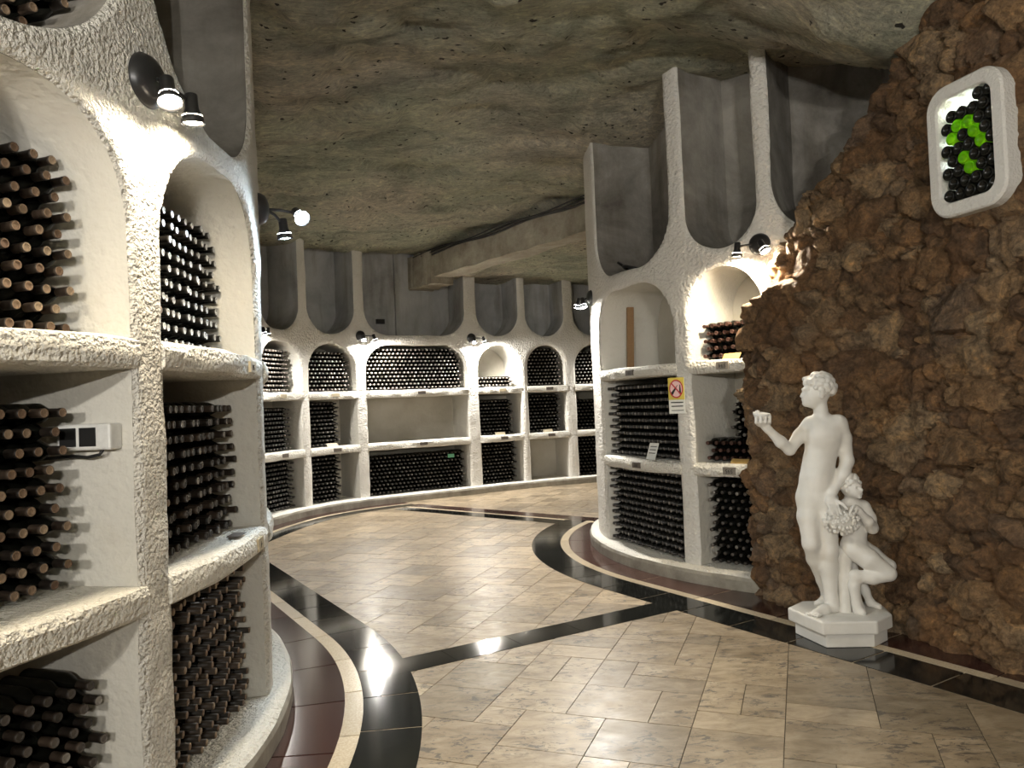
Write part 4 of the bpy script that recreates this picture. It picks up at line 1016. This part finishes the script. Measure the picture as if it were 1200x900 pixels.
def build_statue():
    root = empty('statue', (2.02, 4.82, 0)); tag(root, 'white statue of a youth raising a cup beside a small seated companion', 'statue')
    # pedestal: chamfered slab on a smaller slab
    top = [(-0.232, -0.21), (0.085, -0.235), (0.235, -0.11), (0.275, 0.08), (0.17, 0.25), (-0.175, 0.27), (-0.318, 0.13)]
    def slab(nm, s, z0, z1, bw):
        cx = sum(p[0] for p in top) / 7; cy = sum(p[1] for p in top) / 7
        P = [((x - cx) * s + cx, (y - cy) * s + cy) for x, y in top]; n = 7
        o = obj(nm, [(x, y, z0) for x, y in P] + [(x, y, z1) for x, y in P], [tuple(reversed(range(n))), tuple(range(n, 2 * n))] + [(k, (k + 1) % n, n + (k + 1) % n, n + k) for k in range(n)], M_STATUE, root); bevel(o, bw, 2)
    slab('pedestal_foot', 0.88, 0.004, 0.085, 0.004); slab('pedestal_slab', 1.0, 0.085, 0.166, 0.010)
    # ---- standing youth
    B = Blob((-0.60, -0.28, 0.15), (0.18, 0.30, 1.68), 0.0065)
    # legs: straight standing leg, relaxed leg crossing behind
    B.chain([((-0.105, 0.0, 0.86), 0.088), ((-0.100, -0.005, 0.74), 0.078), ((-0.097, -0.02, 0.55), 0.056), ((-0.090, 0.01, 0.44), 0.056), ((-0.086, 0.005, 0.25), 0.038), ((-0.078, 0.0, 0.20), 0.040)], 0.025)
    B.chain([((-0.075, 0.01, 0.187), 0.033), ((-0.15, -0.035, 0.19), 0.030), ((-0.215, -0.065, 0.178), 0.024)], 0.02)
    for i in range(5): B.cone((-0.215 + 0.004 * i, -0.035 - 0.017 * i, 0.178), (-0.262 + 0.009 * i, -0.050 - 0.018 * i, 0.174), 0.010, 0.0095 - 0.0005 * i, 0.006)
    B.chain([((-0.185, 0.015, 0.86), 0.075), ((-0.205, -0.01, 0.76), 0.068), ((-0.208, -0.03, 0.60), 0.050), ((-0.160, 0.04, 0.49), 0.050), ((-0.085, 0.13, 0.33), 0.036), ((-0.045, 0.165, 0.22), 0.034), ((-0.035, 0.175, 0.185), 0.032)], 0.022)
    B.chain([((-0.035, 0.17, 0.185), 0.030), ((-0.075, 0.17, 0.182), 0.026), ((-0.12, 0.165, 0.176), 0.016)], 0.02)
    # trunk
    B.ell((-0.150, 0.01, 0.885), (0.118, 0.095, 0.105), 0.03); B.ell((-0.142, 0.0, 0.985), (0.106, 0.082, 0.11), 0.04)
    B.ell((-0.122, 0.0, 1.09), (0.100, 0.078, 0.11), 0.045); B.ell((-0.085, 0.008, 1.225), (0.113, 0.078, 0.125), 0.05); B.ell((-0.080, 0.004, 1.30), (0.105, 0.064, 0.075), 0.05)
    B.ell((-0.126, -0.034, 1.268), (0.058, 0.036, 0.052), 0.06); B.ell((-0.045, -0.034, 1.264), (0.058, 0.036, 0.052), 0.06)
    B.ell((-0.150, -0.05, 1.0), (0.060, 0.035, 0.07), 0.035); B.ell((-0.12, 0.075, 0.875), (0.085, 0.05, 0.075), 0.03)
    B.cone((-0.14, 0.025, 1.335), (0.005, -0.006, 1.335), 0.047, 0.050, 0.05)
    B.cone((-0.082, 0.01, 1.35), (-0.098, 0.0, 1.475), 0.046, 0.042, 0.025)
    # arm holding the cup
    B.chain([((-0.150, 0.04, 1.335), 0.047), ((-0.225, 0.02, 1.265), 0.041), ((-0.300, 0.0, 1.183), 0.034), ((-0.36, -0.018, 1.235), 0.035), ((-0.442, -0.04, 1.318), 0.023), ((-0.462, -0.044, 1.335), 0.024)], 0.018)
    B.ell((-0.482, -0.048, 1.358), (0.036, 0.032, 0.026), 0.012)
    for i in range(4):
        x = -0.523 + 0.024 * i; B.chain([((x + 0.014, -0.055, 1.352), 0.0115), ((x - 0.004 + 0.003 * i, -0.092 + 0.004 * abs(i - 1.5), 1.366), 0.0108), ((x - 0.004 + 0.004 * i, -0.098 + 0.005 * abs(i - 1.5), 1.394), 0.0098), ((x + 0.004 * i, -0.088 + 0.005 * abs(i - 1.5), 1.412 - 0.004 * abs(i - 1.5)), 0.0085)], 0.004)
    B.chain([((-0.455, -0.035, 1.352), 0.014), ((-0.438, -0.020, 1.380), 0.012), ((-0.446, -0.030, 1.408), 0.010)], 0.006)
    # hanging arm with the hand on the grapes
    B.chain([((0.012, -0.008, 1.335), 0.052), ((0.035, -0.012, 1.24), 0.047), ((0.047, -0.02, 1.10), 0.039), ((0.010, -0.04, 1.02), 0.040), ((-0.075, -0.075, 0.92), 0.026), ((-0.088, -0.085, 0.895), 0.026)], 0.02)
    B.ell((-0.098, -0.105, 0.862), (0.036, 0.020, 0.042), 0.014)
    for i in range(4): B.chain([((-0.120 + 0.0165 * i, -0.118, 0.845), 0.0100), ((-0.124 + 0.0175 * i, -0.150, 0.822), 0.0095), ((-0.125 + 0.0180 * i, -0.180, 0.795 - 0.006 * (i in (1, 2))), 0.0080)], 0.004)
    B.chain([((-0.075, -0.115, 0.87), 0.013), ((-0.045, -0.150, 0.85), 0.011), ((-0.032, -0.172, 0.825), 0.009)], 0.005)
    # head in profile, looking towards the cup
    B.ell((-0.103, 0.0, 1.555), (0.084, 0.070, 0.088), 0.02); B.ell((-0.140, 0.0, 1.515), (0.062, 0.056, 0.066), 0.02)
    B.cone((-0.150, 0.0, 1.470), (-0.182, 0.0, 1.466), 0.034, 0.020, 0.02); B.ell((-0.190, 0.0, 1.468), (0.014, 0.016, 0.012), 0.012)
    B.chain([((-0.190, 0.0, 1.550), 0.007), ((-0.203, 0.0, 1.528), 0.0072), ((-0.211, 0.0, 1.513), 0.0085)], 0.006)
    B.cone((-0.196, 0.011, 1.508), (-0.196, -0.011, 1.508), 0.010, 0.010, 0.008)
    B.cone((-0.198, 0.015, 1.493), (-0.198, -0.015, 1.493), 0.0075, 0.0075, 0.006); B.cone((-0.194, 0.014, 1.482), (-0.194, -0.014, 1.482), 0.008, 0.008, 0.006)
    B.cone((-0.183, -0.040, 1.556), (-0.192, -0.012, 1.556), 0.009, 0.009, 0.010); B.cone((-0.183, 0.040, 1.556), (-0.192, 0.012, 1.556), 0.009, 0.009, 0.010)
    for s in (-1, 1):
        B.ell((-0.197, s * 0.034, 1.538), (0.012, 0.014, 0.009), 0.004, True); B.ell((-0.178, s * 0.031, 1.537), (0.011, 0.013, 0.008), 0.006)
        B.ell((-0.106, s * 0.068, 1.52), (0.018, 0.012, 0.028), 0.008)
    body = B.mesh('standing_youth', M_STATUE, root)
    Hh = Blob((-0.26, -0.14, 1.42), (0.04, 0.14, 1.70), 0.0055); rr = random.Random(4)
    Hh.ell((-0.092, 0.0, 1.572), (0.088, 0.078, 0.082), 0.01)
    for i in range(210):
        a = rr.uniform(0, 2 * math.pi); c = rr.uniform(-0.55, 1); sxy = math.sqrt(1 - c * c)
        x, y, z = -0.092 + 0.089 * sxy * math.cos(a), 0.080 * sxy * math.sin(a), 1.567 + 0.085 * c
        if x < -0.150 and z < 1.585: continue
        if x < -0.120 and z < 1.55: continue
        Hh.ell((x, y, z), (rr.uniform(0.012, 0.019),) * 3, 0.005)
    for i in range(26): Hh.ell((-0.152 - rr.uniform(0, 0.016), rr.uniform(-0.055, 0.055), 1.604 + rr.uniform(-0.012, 0.022)), (0.015, 0.015, 0.013), 0.005)
    Hh.mesh('hair', M_STATUE, body)
    # cup
    mb = MB(); mb.lathe([(0.0, 0.0), (0.020, 0.002), (0.040, 0.016), (0.050, 0.036), (0.052, 0.050), (0.047, 0.051), (0.044, 0.038), (0.030, 0.020), (0.0, 0.016)], 24, axis_mat((-0.487, -0.052, 1.372), (0.10, -0.12, 1), (1, 0, 0)), 0, False)
    mb.lathe([(0.0, 0.0), (0.016, 0.004), (0.018, 0.014), (0.012, 0.024), (0.0, 0.027)], 14, Matrix.Translation((-0.508, -0.056, 1.412)), 0, False)
    mb.build('cup', M_STATUE, root, True)
    # ---- small companion
    K = Blob((-0.10, -0.30, 0.14), (0.42, 0.22, 1.06), 0.0065)
    K.ell((0.050, -0.04, 0.945), (0.058, 0.058, 0.068), 0.015); K.ell((0.068, -0.065, 0.918), (0.042, 0.040, 0.045), 0.015)
    K.ell((0.092, -0.098, 0.925), (0.010, 0.012, 0.014), 0.008); K.cone((0.075, -0.098, 0.900), (0.096, -0.090, 0.900), 0.007, 0.007, 0.006); K.ell((0.083, -0.088, 0.882), (0.014, 0.014, 0.012), 0.010)
    K.cone((0.058, -0.098, 0.952), (0.082, -0.097, 0.952), 0.007, 0.007, 0.006); K.cone((0.090, -0.092, 0.950), (0.102, -0.072, 0.950), 0.007, 0.007, 0.006)
    for ex, ey in ((0.070, -0.104), (0.103, -0.086)): K.ell((ex, ey, 0.939), (0.011, 0.011, 0.008), 0.003, True)
    K.ell((0.012, -0.075, 0.925), (0.012, 0.016, 0.020), 0.006)
    K.cone((0.062, -0.02, 0.885), (0.075, -0.005, 0.835), 0.036, 0.042, 0.02)
    K.cone((0.030, -0.005, 0.815), (0.135, 0.0, 0.808), 0.046, 0.040, 0.03)
    K.ell((0.078, 0.0, 0.755), (0.085, 0.065, 0.085), 0.03); K.ell((0.080, -0.005, 0.665), (0.076, 0.062, 0.085), 0.03); K.ell((0.075, 0.005, 0.575), (0.082, 0.070, 0.070), 0.03)
    K.chain([((0.142, -0.005, 0.805), 0.042), ((0.165, -0.03, 0.74), 0.037), ((0.160, -0.07, 0.685), 0.033), ((0.115, -0.115, 0.735), 0.031), ((0.050, -0.140, 0.805), 0.022), ((0.030, -0.145, 0.825), 0.022)], 0.015)
    for i in range(4): K.chain([((0.036 - 0.010 * i, -0.150, 0.835), 0.0085), ((0.012 - 0.009 * i, -0.165, 0.842 - 0.010 * i), 0.008), ((-0.004 - 0.006 * i, -0.178, 0.828 - 0.012 * i), 0.007)], 0.004)
    K.chain([((0.030, -0.160, 0.818), 0.009), ((0.014, -0.178, 0.805), 0.008)], 0.004)
    K.chain([((0.020, -0.02, 0.81), 0.038), ((-0.010, -0.07, 0.77), 0.032), ((-0.020, -0.12, 0.74), 0.024)], 0.015)
    # legs: near thigh forward with the shin folded back, goat-like lower legs
    K.chain([((0.055, -0.02, 0.555), 0.072), ((0.13, -0.06, 0.495), 0.062), ((0.235, -0.09, 0.415), 0.044)], 0.02)
    K.chain([((0.238, -0.09, 0.402), 0.042), ((0.14, -0.08, 0.385), 0.040), ((0.045, -0.06, 0.395), 0.036), ((0.035, -0.055, 0.33), 0.034), ((0.045, -0.055, 0.22), 0.027), ((0.052, -0.06, 0.185), 0.030), ((0.066, -0.085, 0.176), 0.022)], 0.018)
    K.chain([((0.12, 0.05, 0.56), 0.058), ((0.21, 0.05, 0.50), 0.046), ((0.305, 0.04, 0.425), 0.036), ((0.21, 0.06, 0.385), 0.034), ((0.13, 0.06, 0.355), 0.032), ((0.15, 0.05, 0.27), 0.026), ((0.175, 0.045, 0.20), 0.024), ((0.215, 0.02, 0.178), 0.020)], 0.018)
    comp = K.mesh('seated_companion', M_STATUE, root)
    Kh = Blob((-0.04, -0.16, 0.84), (0.15, 0.06, 1.06), 0.0055)
    Kh.ell((0.046, -0.030, 0.958), (0.060, 0.058, 0.062), 0.01)
    for i in range(90):
        a = rr.uniform(0, 2 * math.pi); c = rr.uniform(-0.5, 1); sxy = math.sqrt(1 - c * c); x, y, z = 0.046 + 0.062 * sxy * math.cos(a), -0.030 + 0.060 * sxy * math.sin(a), 0.956 + 0.064 * c
        if y < -0.062 and x > 0.03 and z < 0.975: continue
        if x > 0.085 and z < 0.965: continue
        Kh.ell((x, y, z), (rr.uniform(0.011, 0.016),) * 3, 0.004)
    Kh.mesh('hair', M_STATUE, comp)
    # grapes and drapery bunch
    mb = MB()
    for i in range(150):
        a = rr.uniform(0, 2 * math.pi); c = rr.uniform(-1, 0.8); sxy = math.sqrt(1 - c * c); r = rr.uniform(0.0105, 0.0150)
        o = (-0.045 + 0.105 * sxy * math.cos(a), -0.115 + 0.075 * sxy * math.sin(a), 0.745 + 0.078 * c)
        mb.lathe([(0, -r), (r * 0.7, -r * 0.7), (r, 0), (r * 0.7, r * 0.7), (0, r)], 8, Matrix.Translation(o), 0, False)
    mb.lathe([(0, -0.074), (0.07, -0.05), (0.10, 0), (0.07, 0.05), (0, 0.07)], 14, Matrix.Translation((-0.045, -0.115, 0.745)) @ Matrix.Scale(0.7, 4, (0, 1, 0)), 0, False)
    tag(mb.build('grape_bunch', M_STATUE, root, True), kind='stuff')
    # stump the companion sits on
    S = Blob((-0.12, -0.10, 0.15), (0.16, 0.14, 0.60), 0.008)
    S.chain([((0.005, 0.0, 0.52), 0.052), ((0.0, 0.0, 0.38), 0.042), ((-0.006, 0.0, 0.25), 0.036), ((-0.010, 0.0, 0.175), 0.046)], 0.015)
    S.chain([((0.055, 0.04, 0.50), 0.045), ((0.08, 0.05, 0.36), 0.034), ((0.085, 0.05, 0.20), 0.036), ((0.09, 0.05, 0.172), 0.05)], 0.02)
    S.mesh('tree_stump', M_STATUE, root)
build_statue()

# ------------------------------------------------------------------ small things
# prohibition sign on the right rack post
def sign():
    s = rb(-144.3); p, t, n = PATH_R.frame(s); q = Vector((0 - p[0], 0 - p[1], 0)).normalized()
    nn = (Vector((n[0], n[1], 0)) * 0.65 + q * 0.35).normalized(); M = axis_mat(PATH_R.P(s, 0.035, 1.55), nn, (0, 0, 1))     # x up, y right of the sign seen from the front? z out
    root = empty('prohibition_sign'); root.matrix_world = M; tag(root, 'yellow and white prohibition sign hung on the rack post', 'sign')
    W, H = 0.150, 0.305
    mb = MB(); mb.box((-H / 2, -W / 2, -0.004), (H / 2, W / 2, 0.0)); mb.build('board', M_PAPER, root)
    mb = MB(); mb.box((-0.035, -W / 2, 0.0), (H / 2, W / 2, 0.001)); mb.build('yellow_field', M_YELLOW, root)
    cx = 0.057
    def disc(nm, r, z, mat, r0=0.0):
        mb = MB(); n = 40; V = []; F = []
        for k in range(n):
            a = 2 * math.pi * k / n; V += [(cx + r * 1.12 * math.cos(a), r * 0.92 * math.sin(a), z), (cx + r0 * 1.12 * math.cos(a), r0 * 0.92 * math.sin(a), z)]
        F = [(2 * k, 2 * ((k + 1) % n), 2 * ((k + 1) % n) + 1, 2 * k + 1) for k in range(n)] if r0 > 0 else [tuple(2 * k for k in range(n))]
        mb.add(V, F); mb.build(nm, mat, root)
    disc('disc', 0.066, 0.0016, M_PINK); disc('ring', 0.070, 0.0024, M_REDINK, 0.060)
    def bar(nm, a, b, w, z, mat, w2=None):
        A_ = Vector((a[0], a[1], z)); B_ = Vector((b[0], b[1], z)); d = (B_ - A_).normalized(); u = Vector((-d.y, d.x, 0)); w2 = w2 or w
        mb = MB(); mb.add([A_ + u * w, A_ - u * w, B_ - u * w2, B_ + u * w2], [(0, 1, 2, 3)]); mb.build(nm, mat, root)
    # y grows towards the viewer's right when x is up and z points at the viewer: right = x cross z = -y
    bar('bottle_mark', (cx + 0.035, -0.036), (cx - 0.04, -0.036), 0.004, 0.0020, M_INK, 0.010)
    bar('hand_mark', (cx - 0.045, 0.045), (cx + 0.012, 0.0), 0.013, 0.0020, M_INK, 0.006)
    bar('hand_mark', (cx + 0.030, -0.012), (cx + 0.002, 0.010), 0.003, 0.0020, M_INK)
    bar('slash', (cx + 0.048, 0.043), (cx - 0.048, -0.043), 0.0055, 0.0028, M_REDINK)
    for i, (x, a, b) in enumerate(((-0.058, 0.055, -0.06), (-0.090, 0.052, -0.058), (-0.126, 0.052, -0.062))): bar('text_line', (x, a), (x, b), 0.0045 if i < 2 else 0.003, 0.0008, M_INK)
sign()
def card(name, label, cat, path, s, off, z, w, h, lean, mat, lines=0):
    p, t, n = path.frame(s); n3 = Vector((n[0], n[1], 0)); nn = (n3 * math.cos(lean) + Vector((0, 0, 1)) * math.sin(lean)).normalized()
    upv = (Vector((0, 0, 1)) - nn * nn.z).normalized(); M = axis_mat(Vector(path.P(s, off, z)) + upv * (h / 2 + 0.002), nn, (0, 0, 1))
    root = empty(name); root.matrix_world = M; tag(root, label, cat)
    mb = MB(); mb.box((-h / 2, -w / 2, -0.003), (h / 2, w / 2, 0)); mb.build('board', mat, root)
    for i in range(lines):
        mb = MB(); x = h * (0.28 - 0.2 * i); mb.add([(x - 0.004, -w * 0.36, 0.0006), (x - 0.004, w * 0.34, 0.0006), (x + 0.004, w * 0.34, 0.0006), (x + 0.004, -w * 0.36, 0.0006)], [(0, 1, 2, 3)]); mb.build('text_line', M_INK, root)
card('information_card', 'small white information card leaning on the shelf above plate 592', 'card', PATH_R, rb(-154), -0.06, Z_S2, 0.135, 0.155, 0.35, M_PAPER, 3)
card('shelf_card', 'ochre card lying in front of the brown-foiled bottles above plate 594', 'card', PATH_R, rb(-134.5), -0.05, Z_S1, 0.15, 0.06, 0.75, M_OAK)
card('shelf_card', 'ochre card lying on the shelf above plate 595', 'card', PATH_R, rb(-134.0), -0.05, Z_S2, 0.15, 0.06, 0.9, M_OAK)
for i, z, mat, lab in ((3, Z_S2, M_PLATE_LT, 'pale card on the middle shelf under the near-empty far arch'), (4, Z_S2, M_PLATE_LT, 'pale card on the shelf above the empty floor niche'), (1, Z_S2, M_PLATE_LT, 'pale card on the middle far shelf left of the empty wide niche')):
    a, b = BB[i]; card('shelf_card', lab, 'card', PATH_B, (a + b) / 2, -0.05, z, 0.2, 0.06, 0.6, mat)
# teal and green labels hanging on bottles
for path, s, off, z, mat, lab, w in ((PATH_R, rb(-131.6), -0.105, 0.50, M_TEAL, 'teal paper tag on a bottle in the niche below plate 595', 0.075), (PATH_B, BB[2][1] - 0.33, -0.09, 0.68, M_LEAFG, 'pale green tag among the bottles of the wide floor niche', 0.12)):
    p, t, n = path.frame(s); M = axis_mat(path.P(s, off, z), Vector((n[0], n[1], 0)), (0, 0, 1)); mb = MB()
    mb.box((-0.03, -w / 2, 0), (0.03, w / 2, 0.003), 0, M); tag(bevel(mb.build('bottle_tag', mat), 0.001), lab, 'tag')
# wooden plank in the empty arched niche
p = PATH_R.P(rb(-168.6), -0.26, Z_S1 + 0.001); q = PATH_R.P(rb(-168.9), -0.29, 2.455)
mb = MB(); A_ = Vector(p); B_ = Vector(q); fr_ = PATH_R.frame(rb(-170.4)); nv = Vector((*fr_[1], 0)); tv = Vector((*fr_[2], 0))
V = []
for P_ in (A_, B_):
    for a_, b_ in ((-0.034, -0.018), (0.034, -0.018), (0.034, 0.018), (-0.034, 0.018)): V.append(P_ + tv * a_ + nv * b_)
mb.add(V, [(3, 2, 1, 0), (4, 5, 6, 7), (0, 1, 5, 4), (1, 2, 6, 5), (2, 3, 7, 6), (3, 0, 4, 7)])
tag(bevel(mb.build('wooden_plank', M_WOOD), 0.003), 'narrow wooden plank standing in the empty arched niche', 'plank')
# dark hose lying in the rounded niche above
def u_floor(sv, a=RB[0][0], r=0.44):
    dx = max(0.0, a + r - sv); return Z_U + r - math.sqrt(max(0.0, r * r - dx * dx))
pts = []
for k in range(19):
    sv = rb(-170.0 + 0.62 * k); pts.append(PATH_R.P(sv, -0.20 - 0.10 * math.sin(k * 0.35), u_floor(sv) + 0.028 + 0.055 * max(0.0, math.sin(math.pi * (k - 6) / 12))))
mb = MB(); mb.tube(pts, 0.014, 8); tag(mb.build('rubber_hose', M_CABLE, None, True), 'black rubber hose curled in the stained rounded niche', 'hose')
# socket box on the niche wall of the left rack
def socket_box():
    s = -0.66; p, t, n = PATH_L.frame(s); n3 = Vector((n[0], n[1], 0)); t3 = Vector((t[0], t[1], 0)); up = Vector((0, 0, 1))
    o = Vector(PATH_L.P(s, -0.165, 1.495)) - t3 * 0.012
    root = empty('socket_box', tuple(o)); tag(root, 'white double socket box with black openings on the niche side wall', 'socket box')
    def bx(nm, a0, a1, z0, z1, d0, d1, mat, par=root, bw=0.003):
        mb = MB(); V = [n3 * a + up * z - t3 * d for d in (d0, d1) for a, z in ((a0, z0), (a1, z0), (a1, z1), (a0, z1))]
        mb.add(V, [(0, 1, 2, 3), (7, 6, 5, 4), (0, 4, 5, 1), (1, 5, 6, 2), (2, 6, 7, 3), (3, 7, 4, 0)]); o_ = mb.build(nm, mat, par); bevel(o_, bw); return o_
    body = bx('box', -0.105, 0.105, -0.045, 0.045, -0.012, 0.05, M_WHITEP, root, 0.008)
    for k in (-1, 0): bx('opening', -0.092 + 0.077 * (k + 1), -0.027 + 0.077 * (k + 1), -0.032, 0.032, 0.048, 0.0515, M_CABLE, body, 0.001)
    mb = MB(); pts = [n3 * a + up * z - t3 * 0.03 for a, z in ((0.06, -0.045), (0.045, -0.062), (0.0, -0.070), (-0.06, -0.064), (-0.16, -0.07), (-0.24, -0.075))]
    mb.tube(pts, 0.006, 7); mb.build('cord', M_CABLE, root, True)
socket_box()
# loose dark tile on the curved shelf
p, t, n = PATH_L.frame(0.33); mb = MB(); M = axis_mat(PATH_L.P(0.30, -0.07, Z_S2 + 0.008), (0, 0, 1), (t[0], t[1], 0))
mb.box((-0.06, -0.03, 0), (0.06, 0.03, 0.003), 0, M); tag(mb.build('slate_tag', M_PLATE_DK), 'small dark slate tag lying on the curved shelf of the silver-capped bay', 'tag')
# pilaster and small box in the wide open far niche
a, b = BB[2]; s = a + 0.43 * (b - a)
p, t, n = PATH_B.frame(s); M = axis_mat(PATH_B.P(s, -DEPTH + 0.004, 0), (0, 0, 1), (t[0], t[1], 0))
mb = MB(); mb.box((0.0, -0.06, Z_U), (0.26, 0.10, Z_CEIL), 0, M); mb.build('pilaster', M_PLASTER_LIT, rackB)
mb = MB(); mb.box((-0.35, -0.03, 2.98), (-0.2, 0.03, 3.06), 0, M); tag(mb.build('junction_box', M_CABLE), 'small black junction box on the back of the wide rounded niche', 'box')
